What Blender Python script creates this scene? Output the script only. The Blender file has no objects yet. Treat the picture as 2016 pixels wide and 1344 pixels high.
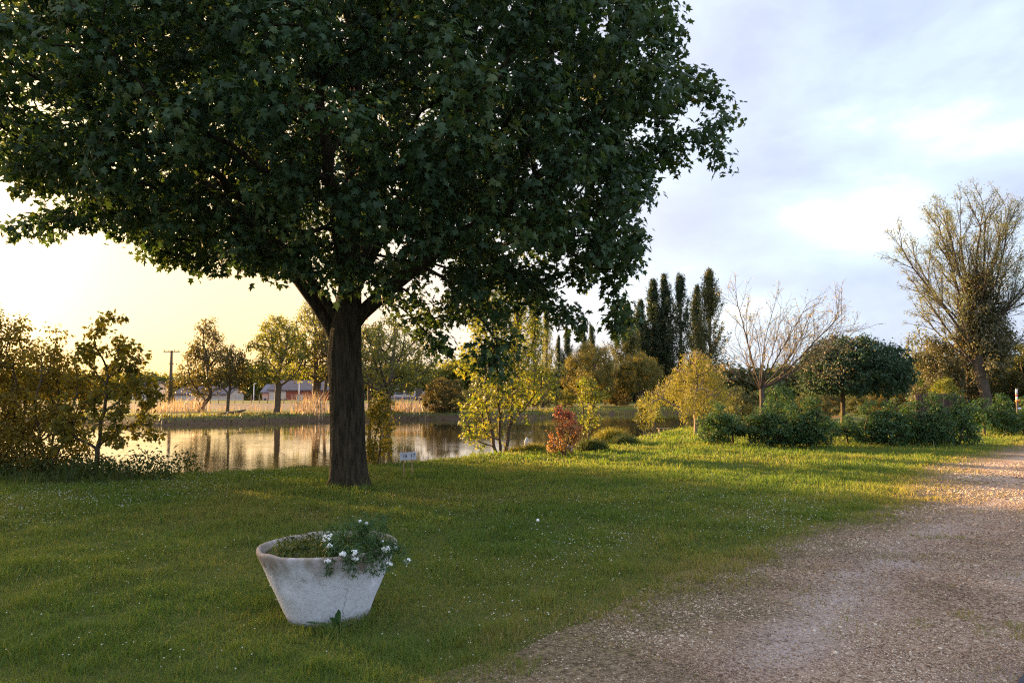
import bpy, math, random
import numpy as np
from mathutils import Vector
R = math.radians
SC = bpy.context.scene
COL = SC.collection
# ------------------------------------------------------------ camera
F = 1456.0                       # focal length in pixels of the 2016-wide photograph
PITCH = math.atan(100 / F)
CAMZ = 1.6
cd = bpy.data.cameras.new('camera'); cam = bpy.data.objects.new('camera', cd); COL.objects.link(cam)
cd.sensor_width = 36; cd.lens = 36 * F / 2016; cd.clip_start = .05; cd.clip_end = 5000
cam.location = (0, 0, CAMZ); cam.rotation_euler = (R(90) + PITCH, 0, 0)
SC.camera = cam
# ------------------------------------------------------------ light
SUN_EL, SUN_AZ = 9.5, -50.0      # azimuth from +Y, negative = to the left
sd = Vector((math.cos(R(SUN_EL)) * math.sin(R(SUN_AZ)), math.cos(R(SUN_EL)) * math.cos(R(SUN_AZ)), math.sin(R(SUN_EL))))
sl = bpy.data.lights.new('sun', 'SUN'); sl.energy = 5.0; sl.angle = R(.5); sl.color = (1.0, .62, .27)
so = bpy.data.objects.new('sun', sl); COL.objects.link(so)
so.rotation_euler = (-sd).to_track_quat('-Z', 'Y').to_euler()
SC.view_settings.view_transform = 'Standard'; SC.view_settings.look = 'None'
SC.view_settings.exposure = 2.42; SC.view_settings.gamma = 1
try:
    SC.cycles.use_denoising = False; SC.cycles.pixel_filter_type = 'BLACKMAN_HARRIS'; SC.cycles.filter_width = 1.2
    SC.cycles.max_bounces = 6; SC.cycles.diffuse_bounces = 3; SC.cycles.glossy_bounces = 3
    SC.cycles.transmission_bounces = 4; SC.cycles.transparent_max_bounces = 8; SC.cycles.volume_bounces = 0
    SC.cycles.sample_clamp_indirect = 6
except Exception: pass

def node(nt, typ, loc=None, **kw):
    n = nt.nodes.new(typ)
    for k, v in kw.items():
        if k.startswith('i_'):
            n.inputs[k[2:].replace('_', ' ')].default_value = v
        else: setattr(n, k, v)
    return n

def ramp(nt, fac, stops):
    r = nt.nodes.new('ShaderNodeValToRGB'); e = r.color_ramp.elements
    while len(e) > 1: e.remove(e[0])
    for i, (p, c) in enumerate(stops):
        el = e[0] if i == 0 else e.new(p)
        el.position = p; el.color = (*c, 1) if len(c) == 3 else c
    nt.links.new(fac, r.inputs[0]); return r.outputs[0]

def mixc(nt, fac, a, b, mode='MIX'):
    m = nt.nodes.new('ShaderNodeMix'); m.data_type = 'RGBA'; m.blend_type = mode
    for s, v in ((m.inputs[0], fac), (m.inputs[6], a), (m.inputs[7], b)):
        if hasattr(v, 'links') or hasattr(v, 'is_linked'): nt.links.new(v, s)
        elif isinstance(v, (int, float)): s.default_value = v
        else: s.default_value = (*v, 1)
    return m.outputs[2]

def mth(nt, op, a, b=0.0, c=None, clamp=False):
    m = nt.nodes.new('ShaderNodeMath'); m.operation = op; m.use_clamp = clamp
    for i, v in enumerate((a, b, c)):
        if v is None: continue
        if hasattr(v, 'is_linked'): nt.links.new(v, m.inputs[i])
        else: m.inputs[i].default_value = v
    return m.outputs[0]

W = bpy.data.worlds.new('World'); SC.world = W; W.use_nodes = True
nt = W.node_tree; nt.nodes.clear()
def build_world():
    sky = node(nt, 'ShaderNodeTexSky'); sky.sky_type = 'NISHITA'; sky.sun_disc = False
    sky.sun_elevation = R(SUN_EL); sky.sun_rotation = R(SUN_AZ)
    sky.air_density = 1.0; sky.dust_density = 1.5; sky.ozone_density = 1.0
    tc = node(nt, 'ShaderNodeTexCoord'); gen = tc.outputs['Generated']
    bg1 = node(nt, 'ShaderNodeBackground'); bg1.inputs[1].default_value = .07
    nt.links.new(sky.outputs[0], bg1.inputs[0])
    # cloud layer: thin grey-white cloud, brighter and warmer towards the sun
    mp = node(nt, 'ShaderNodeMapping'); mp.inputs['Scale'].default_value = (1.0, 1.0, 2.0); mp.inputs['Location'].default_value = (.35, .2, .1)
    nt.links.new(gen, mp.inputs[0])
    n1 = node(nt, 'ShaderNodeTexNoise', i_Scale=4.2, i_Detail=9.0, i_Roughness=.55, i_Distortion=.15); nt.links.new(mp.outputs[0], n1.inputs['Vector'])
    n2 = node(nt, 'ShaderNodeTexNoise', i_Scale=1.0, i_Detail=2.0, i_Roughness=.5); nt.links.new(mp.outputs[0], n2.inputs['Vector'])
    s = mth(nt, 'ADD', mth(nt, 'MULTIPLY', n1.outputs[0], .65), mth(nt, 'MULTIPLY', n2.outputs[0], .35))
    sp0 = node(nt, 'ShaderNodeSeparateXYZ'); nt.links.new(gen, sp0.inputs[0]); yy = mth(nt, 'MAXIMUM', sp0.outputs[1], .05)
    uu = mth(nt, 'DIVIDE', sp0.outputs[0], yy); vv = mth(nt, 'DIVIDE', sp0.outputs[2], yy)
    s = mth(nt, 'MULTIPLY_ADD', mth(nt, 'SUBTRACT', s, .5), 1.1, .452)
    for cu, cv, wu, wv, k in ((.46, .230, .16, .045, .11), (.235, .172, .07, .035, .11), (.36, .175, .10, .02, .06), (.47, .155, .17, .035, -.10), (.27, .265, .12, .05, -.07), (.50, .42, .25, .10, .02)):
        e = mth(nt, 'ADD', mth(nt, 'POWER', mth(nt, 'DIVIDE', mth(nt, 'SUBTRACT', uu, cu), wu), 2.0), mth(nt, 'POWER', mth(nt, 'DIVIDE', mth(nt, 'SUBTRACT', vv, cv), wv), 2.0))
        s = mth(nt, 'ADD', s, mth(nt, 'MULTIPLY', mth(nt, 'EXPONENT', mth(nt, 'MULTIPLY', e, -1.0)), k))
    shade = ramp(nt, s, [(.32, (.66, .74, 1.05)), (.43, (.80, .91, 1.20)), (.53, (.95, 1.12, 1.34)), (.68, (1.6, 1.66, 1.7))])
    nrm = node(nt, 'ShaderNodeVectorMath'); nrm.operation = 'NORMALIZE'; nt.links.new(gen, nrm.inputs[0])
    dot = node(nt, 'ShaderNodeVectorMath'); dot.operation = 'DOT_PRODUCT'; dot.inputs[1].default_value = sd; nt.links.new(nrm.outputs[0], dot.inputs[0])
    g = dot.outputs['Value']
    gw = ramp(nt, g, [(.30, (0.,) * 3), (.62, (.45,) * 3), (.88, (1.,) * 3)])
    warm = ramp(nt, g, [(.45, (1.22, 1.12, 1.18)), (.68, (1.42, 1.15, .96)), (.84, (1.65, 1.2, .62)), (.93, (2.0, 1.5, .76)), (1., (4, 2.8, 1.4))])
    hor = node(nt, 'ShaderNodeMapRange'); hor.inputs['From Min'].default_value = .22; hor.inputs['From Max'].default_value = .0; nt.links.new(sp0.outputs[2], hor.inputs[0])
    warm = mixc(nt, mth(nt, 'MULTIPLY', hor.outputs[0], mth(nt, 'SUBTRACT', 1.0, mth(nt, 'ABSOLUTE', mth(nt, 'MULTIPLY', mth(nt, 'SUBTRACT', g, .85), 2.6)), clamp=True)), warm, (1.62, .95, .38))
    tot = mixc(nt, gw, shade, warm)
    mr = node(nt, 'ShaderNodeMapRange'); mr.inputs['From Min'].default_value = -.6; mr.inputs['From Max'].default_value = .05; mr.inputs['To Min'].default_value = 1.35; nt.links.new(g, mr.inputs[0])
    sz = node(nt, 'ShaderNodeSeparateXYZ'); nt.links.new(nrm.outputs[0], sz.inputs[0])
    mz = node(nt, 'ShaderNodeMapRange'); mz.inputs['From Min'].default_value = .45; mz.inputs['From Max'].default_value = .85; mz.inputs['To Min'].default_value = 1.; mz.inputs['To Max'].default_value = 1.5; nt.links.new(sz.outputs[2], mz.inputs[0])
    tot = mixc(nt, 1.0, tot, mth(nt, 'MULTIPLY', mr.outputs[0], mz.outputs[0]), 'MULTIPLY')
    # unseen sky overhead and behind the viewer raised to brighten the ground
    bg2 = node(nt, 'ShaderNodeBackground'); bg2.inputs[1].default_value = .172; nt.links.new(tot, bg2.inputs[0])
    mx = node(nt, 'ShaderNodeMixShader'); mx.inputs[0].default_value = .88
    nt.links.new(bg1.outputs[0], mx.inputs[1]); nt.links.new(bg2.outputs[0], mx.inputs[2])
    out = node(nt, 'ShaderNodeOutputWorld'); nt.links.new(mx.outputs[0], out.inputs[0])
build_world()

# ------------------------------------------------------------ helpers
def X(px, Y): return (px - 1008) / F * Y
def Z(py, Y): return CAMZ + Y * math.tan(PITCH + math.atan((672 - py) / F))
def D(py, z=0.0): return (CAMZ - z) / math.tan(math.atan((py - 672) / F) - PITCH)
def unit(v): return v / np.maximum(np.linalg.norm(v, axis=-1, keepdims=True), 1e-9)
def sstep(a, b, x): t = np.clip((x - a) / (b - a), 0, 1); return t * t * (3 - 2 * t)

_tab = np.random.default_rng(7).random((256, 256))
def vn(x, y, s=1.0, o=0):
    x = np.asarray(x, float) / s + 37.3 * o; y = np.asarray(y, float) / s + 91.7 * o
    xi = np.floor(x).astype(int); yi = np.floor(y).astype(int); fx = x - xi; fy = y - yi
    fx = fx * fx * (3 - 2 * fx); fy = fy * fy * (3 - 2 * fy)
    g = lambda a, b: _tab[a % 256, b % 256]
    return (g(xi, yi) * (1 - fx) + g(xi + 1, yi) * fx) * (1 - fy) + (g(xi, yi + 1) * (1 - fx) + g(xi + 1, yi + 1) * fx) * fy

def tag(o, label=None, cat=None, group=None, kind=None):
    if label: o['label'] = label
    if cat: o['category'] = cat
    if group: o['group'] = group
    if kind: o['kind'] = kind
    return o
def empty(name, loc, label, cat, group=None, rz=0):
    o = bpy.data.objects.new(name, None); COL.objects.link(o); o.location = loc; o.rotation_euler[2] = rz
    o.empty_display_size = .2
    return tag(o, label, cat, group)

def mesh_np(name, V, faces_list, mat=None, parent=None, attrs=None, smooth=False):
    """faces_list: list of (n,k) int arrays"""
    me = bpy.data.meshes.new(name)
    V = np.ascontiguousarray(V, dtype=np.float32)
    me.vertices.add(len(V)); me.vertices.foreach_set('co', V.ravel())
    loops = np.concatenate([f.ravel() for f in faces_list]).astype(np.int32)
    tot = np.concatenate([np.full(len(f), f.shape[1]) for f in faces_list]).astype(np.int32)
    st = np.concatenate([[0], np.cumsum(tot)[:-1]]).astype(np.int32)
    me.loops.add(len(loops)); me.loops.foreach_set('vertex_index', loops)
    me.polygons.add(len(tot)); me.polygons.foreach_set('loop_start', st); me.polygons.foreach_set('loop_total', tot)
    if smooth: me.polygons.foreach_set('use_smooth', np.ones(len(tot), bool))
    if attrs:
        for k, a in attrs.items():
            at = me.attributes.new(k, 'FLOAT', 'POINT'); at.data.foreach_set('value', np.ascontiguousarray(a, dtype=np.float32))
    me.update(calc_edges=True)
    if mat: me.materials.append(mat)
    o = bpy.data.objects.new(name, me); COL.objects.link(o)
    if parent: o.parent = parent
    return o

class MB:
    def __init__(s): s.v = []; s.f = []
    def add(s, vs, fs):
        b = len(s.v); s.v += [tuple(v) for v in vs]; s.f += [tuple(i + b for i in f) for f in fs]
    def box(s, x0, x1, y0, y1, z0, z1, rz=0, c=(0, 0)):
        vs = [(x, y, z) for z in (z0, z1) for y in (y0, y1) for x in (x0, x1)]
        if rz:
            ca, sa = math.cos(rz), math.sin(rz)
            vs = [(c[0] + (x - c[0]) * ca - (y - c[1]) * sa, c[1] + (x - c[0]) * sa + (y - c[1]) * ca, z) for x, y, z in vs]
        s.add(vs, [(0, 2, 3, 1), (4, 5, 7, 6), (0, 1, 5, 4), (2, 6, 7, 3), (0, 4, 6, 2), (1, 3, 7, 5)])
    def tube(s, pts, rad, n=8, cap=True):
        V, Fq = tube_np(np.array(pts, float), np.array(rad, float), n)
        s.add(V.tolist(), Fq.tolist())
        if cap: 
            b = len(s.v) - len(V)
            s.f.append(tuple(b + i for i in range(n))[::-1]); s.f.append(tuple(b + len(V) - n + i for i in range(n)))
    def build(s, name, mat=None, parent=None, smooth=False, bevel=0):
        me = bpy.data.meshes.new(name); me.from_pydata(s.v, [], s.f); me.update()
        if smooth: me.polygons.foreach_set('use_smooth', [True] * len(me.polygons))
        if mat: me.materials.append(mat)
        o = bpy.data.objects.new(name, me); COL.objects.link(o)
        if parent: o.parent = parent
        if bevel:
            m = o.modifiers.new('bevel', 'BEVEL'); m.width = bevel; m.segments = 2; m.limit_method = 'ANGLE'
        return o

def tube_np(P, r, n):
    T = np.zeros_like(P); T[1:-1] = P[2:] - P[:-2]; T[0] = P[1] - P[0]; T[-1] = P[-1] - P[-2]; T = unit(T)
    a = np.array([1., 0, 0]) if abs(T[0][0]) < .8 else np.array([0, 1., 0])
    ang = np.arange(n) * 2 * np.pi / n; ca = np.cos(ang)[:, None]; sa = np.sin(ang)[:, None]
    V = np.empty((len(P), n, 3))
    u = unit(a - T[0] * (a @ T[0]))
    for i in range(len(P)):
        u = u - T[i] * (u @ T[i]); u = u / max(np.linalg.norm(u), 1e-9); w = np.cross(T[i], u)
        V[i] = P[i] + r[i] * (ca * u + sa * w)
    k = np.arange(len(P) - 1)[:, None] * n; j = np.arange(n)[None]; jn = (j + 1) % n
    Fq = np.stack([(k + j), (k + jn), (k + n + jn), (k + n + j)], -1).reshape(-1, 4)
    return V.reshape(-1, 3), Fq

# ------------------------------------------------------------ materials
MATS = {}
def new_mat(name):
    m = bpy.data.materials.new(name); m.use_nodes = True; t = m.node_tree; t.nodes.clear()
    o = t.nodes.new('ShaderNodeOutputMaterial'); return m, t, o
def plain(name, c, c2=None, rough=.8, scale=6., bump=.0, spec=.3, metal=0):
    m, t, o = new_mat(name)
    p = node(t, 'ShaderNodeBsdfPrincipled'); p.inputs['Roughness'].default_value = rough; p.inputs['Metallic'].default_value = metal
    p.inputs['Specular IOR Level'].default_value = spec
    tc = node(t, 'ShaderNodeTexCoord')
    n = node(t, 'ShaderNodeTexNoise', i_Scale=scale, i_Detail=6.0, i_Roughness=.6); t.links.new(tc.outputs['Object'], n.inputs['Vector'])
    c2 = c2 or tuple(v * .7 for v in c)
    t.links.new(ramp(t, n.outputs[0], [(.35, c2), (.65, c)]), p.inputs['Base Color'])
    if bump:
        b = node(t, 'ShaderNodeBump', i_Strength=bump, i_Distance=.02); t.links.new(n.outputs[0], b.inputs['Height']); t.links.new(b.outputs[0], p.inputs['Normal'])
    t.links.new(p.outputs[0], o.inputs[0]); return m
def leafmat(name, stops, trans=.35, tcol=None, rough=.5, spec=.25):
    """stops: colours along the per-leaf 'rnd' attribute"""
    m, t, o = new_mat(name)
    a = node(t, 'ShaderNodeAttribute'); a.attribute_name = 'rnd'
    n = len(stops); col = ramp(t, a.outputs['Fac'], [(i / (n - 1), c) for i, c in enumerate(stops)])
    p = node(t, 'ShaderNodeBsdfPrincipled'); p.inputs['Roughness'].default_value = rough; p.inputs['Specular IOR Level'].default_value = spec
    t.links.new(col, p.inputs['Base Color'])
    tr = node(t, 'ShaderNodeBsdfTranslucent')
    tc = mixc(t, 1.0, col, tcol or (1.5, 1.35, .5), 'MULTIPLY'); t.links.new(tc, tr.inputs[0])
    mx = node(t, 'ShaderNodeMixShader'); mx.inputs[0].default_value = trans
    t.links.new(p.outputs[0], mx.inputs[1]); t.links.new(tr.outputs[0], mx.inputs[2]); t.links.new(mx.outputs[0], o.inputs[0])
    return m
def barkmat(name, c1, c2, scale=8., stretch=.18, bump=.8):
    m, t, o = new_mat(name)
    p = node(t, 'ShaderNodeBsdfPrincipled'); p.inputs['Roughness'].default_value = .9; p.inputs['Specular IOR Level'].default_value = .15
    tc = node(t, 'ShaderNodeTexCoord'); mp = node(t, 'ShaderNodeMapping'); mp.inputs['Scale'].default_value = (1, 1, stretch)
    t.links.new(tc.outputs['Object'], mp.inputs[0])
    v = node(t, 'ShaderNodeTexNoise', i_Scale=scale * 3, i_Detail=8.0, i_Roughness=.65, i_Distortion=.4); t.links.new(mp.outputs[0], v.inputs['Vector'])
    n2 = node(t, 'ShaderNodeTexNoise', i_Scale=1.7, i_Detail=4.0); t.links.new(tc.outputs['Object'], n2.inputs['Vector'])
    c = ramp(t, v.outputs[0], [(.38, c2), (.62, c1)])
    c = mixc(t, mth(t, 'MULTIPLY', n2.outputs[0], .5), c, tuple(x * .8 + y * .2 for x, y in zip(c2, (.10, .12, .05))))
    t.links.new(c, p.inputs['Base Color'])
    b = node(t, 'ShaderNodeBump', i_Strength=bump, i_Distance=.03); t.links.new(v.outputs[0], b.inputs['Height']); t.links.new(b.outputs[0], p.inputs['Normal'])
    t.links.new(p.outputs[0], o.inputs[0]); return m

M = dict(
    bark_maple=barkmat('maple_bark', (.080, .058, .036), (.012, .009, .006), 7., .14, 1.6),
    bark=barkmat('brown_bark', (.16, .115, .075), (.07, .05, .032)),
    bark_pale=barkmat('pale_bark', (.34, .25, .19), (.18, .13, .10)),
    bark_grey=barkmat('grey_bark', (.13, .10, .08), (.065, .05, .04)),
    maple=leafmat('maple_leaves', [(.022, .046, .024), (.036, .072, .034), (.052, .098, .040), (.11, .14, .05)], .34),
    bush=leafmat('hazel_leaves', [(.14, .13, .03), (.24, .19, .04), (.34, .25, .055)], .62),
    young=leafmat('young_tree_leaves', [(.12, .12, .026), (.19, .175, .034), (.27, .22, .045)], .6),
    brownish=leafmat('bronze_green_leaves', [(.07, .065, .022), (.10, .085, .026), (.12, .11, .03)], .4),
    fargreen=leafmat('far_green_leaves', [(.10, .125, .03), (.16, .175, .04), (.22, .22, .055)], .5),
    yellow=leafmat('yellow_green_leaves', [(.07, .12, .022), (.12, .165, .028), (.19, .20, .035), (.27, .24, .04)], .45),
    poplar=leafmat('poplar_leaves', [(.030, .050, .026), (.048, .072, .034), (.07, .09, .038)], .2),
    poplar_lit_gold=leafmat('lit_gold_poplar_leaves', [(.055, .07, .028), (.09, .10, .034), (.16, .14, .04)], .25),  # low sunlight put into the leaf colour; also serves the brownish poplar
    willow=leafmat('willow_leaves', [(.12, .12, .03), (.18, .155, .035), (.23, .19, .045)], .4),
    weeping=leafmat('weeping_tree_leaves', [(.15, .17, .035), (.25, .24, .05), (.34, .30, .08)], .35),
    cherry=leafmat('pink_white_buds', [(.26, .20, .15), (.30, .27, .18), (.45, .40, .34)], .3),
    topiary=leafmat('dark_globe_leaves', [(.024, .052, .030), (.038, .075, .040), (.058, .10, .046)], .2, rough=.65, spec=.15),
    tallr=leafmat('tall_tree_catkins', [(.12, .15, .08), (.19, .21, .11), (.27, .27, .15)], .3),
    ivy=leafmat('ivy_leaves', [(.08, .09, .05), (.12, .12, .065), (.17, .15, .08)], .25),
    hedge=leafmat('hedge_leaves', [(.030, .070, .026), (.048, .105, .036), (.08, .14, .045)], .4),
    darkbush=leafmat('dark_bush_leaves', [(.05, .07, .026), (.085, .10, .036), (.13, .13, .045)], .35),
    redmaple=leafmat('red_maple_leaves', [(.30, .21, .06), (.30, .17, .07), (.33, .14, .08), (.34, .08, .08)], .4, (1.3, 1.0, .7)),
    bankmix=leafmat('far_bank_blades', [(.045, .04, .02), (.10, .10, .03), (.19, .21, .035), (.26, .26, .05)], .4),
    tuss=leafmat('tussock_leaves', [(.09, .12, .025), (.17, .17, .035), (.26, .23, .06)], .4),
    grass=leafmat('grass_blades', [(.058, .122, .030), (.095, .165, .036), (.155, .205, .045), (.24, .22, .075), (.34, .28, .14)], .5, (1.3, 1.2, .5), spec=.15),
    weeds=leafmat('bank_weeds', [(.03, .055, .014), (.055, .08, .018), (.10, .11, .03)], .35),
    reed=leafmat('dry_reeds', [(.32, .22, .13), (.46, .33, .20), (.58, .44, .28)], .3, (1.1, 1.0, .7)),
    white=plain('white_petals', (.85, .85, .82), (.75, .75, .74), .6),
    daisy=plain('daisy_petals', (.50, .50, .42), (.34, .36, .28), .7),
    stem=plain('green_stems', (.07, .10, .03), (.05, .07, .02)),
    signwhite=plain('white_painted_board', (.62, .62, .66), (.50, .50, .55), .6, 12),
    ink=plain('black_paint', (.02, .02, .03), (.03, .03, .04), .6),
    post=plain('wooden_post', (.44, .27, .16), (.30, .17, .09), .85, 20, .3),
    oldwood=plain('grey_old_wood', (.12, .095, .075), (.07, .055, .045), .85, 14, .3),
    roof=plain('grey_roof', (.15, .12, .125), (.11, .09, .095), .85, 1.5),
    slate=plain('slate_roof', (.16, .16, .20), (.11, .11, .14), .7, 2),
    wall_w=plain('cream_render', (.62, .55, .45), (.52, .46, .37), .85, 1.2),
    wall_r=plain('red_brown_wall', (.36, .10, .055), (.27, .08, .05), .85, 1.2),
    glass=plain('window_glass', (.05, .06, .08), (.04, .05, .06), .15, 1, spec=.6),
    orange=plain('orange_plastic', (.75, .25, .06), (.6, .2, .05), .5),
    red=plain('red_paint', (.55, .09, .05), (.45, .07, .05), .6),
    soil=plain('planter_soil', (.07, .055, .035), (.035, .028, .018), .95, 25, .8),
)

# ------------------------------------------------------------ ground and pond
POND = np.array([(-90, 56), (-60, 54), (-36.5, 52.7), (-22.5, 47), (-13.4, 54.6), (-7.3, 56.6), (-2.7, 58.8), (3, 61), (9.4, 71), (20, 77), (27, 74), (24, 56), (15, 41), (10, 37.5),
                 (6.3, 33.5), (3.9, 27.5), (1.2, 23.0), (-.1, 21.2), (-1.9, 19.4), (-4.1, 17.6), (-5.4, 16.4), (-6.9, 15.6), (-9.5, 16.2), (-14, 16.5), (-30, 15), (-60, 12), (-95, 10)])
def pond_sd(x, y):
    x = np.asarray(x, float); y = np.asarray(y, float)
    best = np.full(x.shape, 1e9); inside = np.zeros(x.shape, bool)
    for i in range(len(POND)):
        a = POND[i]; b = POND[(i + 1) % len(POND)]; d = b - a
        t = np.clip(((x - a[0]) * d[0] + (y - a[1]) * d[1]) / (d @ d), 0, 1)
        best = np.minimum(best, np.hypot(x - a[0] - t * d[0], y - a[1] - t * d[1]))
        c = ((a[1] > y) != (b[1] > y)) & (x < (b[0] - a[0]) * (y - a[1]) / (b[1] - a[1] + 1e-12) + a[0]); inside ^= c
    return np.where(inside, -best, best)
# path left edge (x as function of y) and right edge
PL = np.array([(-5.8, -3.5), (-3.0, 0), (-.25, 4.0), (1.72, 6.5), (3.5, 8.5), (5.95, 10.9), (9.0, 15.9), (15.7, 22.8), (24, 31), (40, 46), (80, 82)])
def path_l(y): return np.interp(y, PL[:, 1], PL[:, 0])
def path_r(y): return np.interp(y, [-3.5, 0, 4.07, 4.68, 9, 20, 31, 46, 82], [-4.2, -.9, 2.72, 3.26, 7.2, 17.2, 28.6, 45, 86])
def gz(x, y):
    x = np.asarray(x, float); y = np.asarray(y, float)
    s = pond_sd(x, y) + .5 * (vn(x, y, 1.6, 3) - .5)
    w = np.where(y < 44, 1.5, 2.4)
    z = np.where(s < 0, np.maximum(-.5 + s * .5, -1.6), -.5 + .5 * sstep(0, 1, s / w) ** .8)
    pm = sstep(.3, 2.5, path_l(y) - x) * (s > 0)
    z = z + pm * (.07 * (vn(x, y, 3.1, 1) - .5) + .035 * (vn(x, y, .8, 2) - .5))
    z = z + np.where(x < 2, .35 * sstep(106, 116, y) - 2.2 * sstep(119, 127, y), 0) * sstep(2, -6, x)
    return z
def g1(x, y): return float(gz(np.array([x]), np.array([y]))[0])

def axis(fine0, fine1, st, far, g=1.12):
    a = list(np.arange(fine0, fine1, st)); s = st; v = a[-1]
    while v < far[1]: s = min(s * g, 90); v += s; a.append(v)
    s = st; v = a[0]
    while v > far[0]: s = min(s * g, 90); v -= s; a.insert(0, v)
    return np.array(a)
def grid_mesh(xs, ys, zf, name, mat, **kw):
    XX, YY = np.meshgrid(xs, ys); ZZ = zf(XX, YY)
    V = np.stack([XX, YY, ZZ], -1).reshape(-1, 3); nx = len(xs); ny = len(ys)
    i = (np.arange(ny - 1)[:, None] * nx + np.arange(nx - 1)[None]).ravel()
    return mesh_np(name, V, [np.stack([i, i + 1, i + nx + 1, i + nx], -1)], mat, smooth=True, **kw)

def ground_mat():
    m, t, o = new_mat('lawn_ground'); p = node(t, 'ShaderNodeBsdfPrincipled'); p.inputs['Roughness'].default_value = .95; p.inputs['Specular IOR Level'].default_value = .1
    tc = node(t, 'ShaderNodeTexCoord'); P = tc.outputs['Object']
    n1 = node(t, 'ShaderNodeTexNoise', i_Scale=.45, i_Detail=5.0, i_Roughness=.6); n2 = node(t, 'ShaderNodeTexNoise', i_Scale=9.0, i_Detail=6.0, i_Roughness=.7)
    n3 = node(t, 'ShaderNodeTexNoise', i_Scale=60.0, i_Detail=3.0)
    for n in (n1, n2, n3): t.links.new(P, n.inputs['Vector'])
    c = ramp(t, n1.outputs[0], [(.35, (.040, .066, .016)), (.6, (.080, .095, .024))])
    c = mixc(t, mth(t, 'MULTIPLY', n2.outputs[0], .55), c, (.15, .15, .04))
    c = mixc(t, ramp(t, n3.outputs[0], [(.4, (.5,) * 3), (.6, (0.,) * 3)]), c, (.035, .045, .014))
    sx = node(t, 'ShaderNodeSeparateXYZ'); t.links.new(P, sx.inputs[0])
    # ploughed strip beyond the pond
    band = mth(t, 'MULTIPLY', mth(t, 'SUBTRACT', sx.outputs[1], 69.0, clamp=True), mth(t, 'SUBTRACT', 108.0, sx.outputs[1], clamp=True))
    band = mth(t, 'MULTIPLY', band, mth(t, 'SUBTRACT', 4.0, sx.outputs[0], clamp=True))
    c = mixc(t, band, c, mixc(t, n2.outputs[0], (.085, .068, .055), (.13, .10, .08)))
    # bare muddy bank by depth
    mud = ramp(t, sx.outputs[2], [(0.0, (1.,) * 3), (1.0, (0.,) * 3)])
    mr = node(t, 'ShaderNodeMapRange'); mr.inputs['From Min'].default_value = -.08; mr.inputs['From Max'].default_value = -.28; t.links.new(sx.outputs[2], mr.inputs[0])
    c = mixc(t, mr.outputs[0], c, (.075, .05, .03))
    t.links.new(c, p.inputs['Base Color'])
    b = node(t, 'ShaderNodeBump', i_Strength=.6, i_Distance=.05); t.links.new(n2.outputs[0], b.inputs['Height']); t.links.new(b.outputs[0], p.inputs['Normal'])
    t.links.new(p.outputs[0], o.inputs[0]); return m
ground = grid_mesh(axis(-26, 20, .3, (-1800, 1800)), axis(-2, 80, .3, (-400, 2600)), gz, 'ground', ground_mat())
tag(ground, 'green lawn running down to the pond and the fields beyond', kind='structure')

def water_mat():
    m, t, o = new_mat('pond_water'); p = node(t, 'ShaderNodeBsdfPrincipled'); p.inputs['Roughness'].default_value = .04
    p.inputs['Base Color'].default_value = (.035, .026, .014, 1); p.inputs['IOR'].default_value = 1.34; p.inputs['Specular IOR Level'].default_value = .9
    tc = node(t, 'ShaderNodeTexCoord'); mp = node(t, 'ShaderNodeMapping'); mp.inputs['Scale'].default_value = (.9, 2.6, 1); t.links.new(tc.outputs['Object'], mp.inputs[0])
    n = node(t, 'ShaderNodeTexNoise', i_Scale=2.2, i_Detail=3.0, i_Roughness=.5); t.links.new(mp.outputs[0], n.inputs['Vector'])
    n2 = node(t, 'ShaderNodeTexNoise', i_Scale=.12, i_Detail=2.0); t.links.new(tc.outputs['Object'], n2.inputs['Vector'])
    h = mth(t, 'MULTIPLY', n.outputs[0], ramp(t, n2.outputs[0], [(.42, (.15,) * 3), (.6, (1.,) * 3)]))
    b = node(t, 'ShaderNodeBump', i_Strength=.10, i_Distance=.05); t.links.new(h, b.inputs['Height']); t.links.new(b.outputs[0], p.inputs['Normal'])
    t.links.new(p.outputs[0], o.inputs[0]); return m
mb = MB(); mb.add([(-110, 8, -.5), (32, 8, -.5), (32, 90, -.5), (-110, 90, -.5)], [(0, 1, 2, 3)])
tag(mb.build('pond_water', water_mat()), 'calm pond reflecting the bright evening sky', kind='structure')

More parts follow.
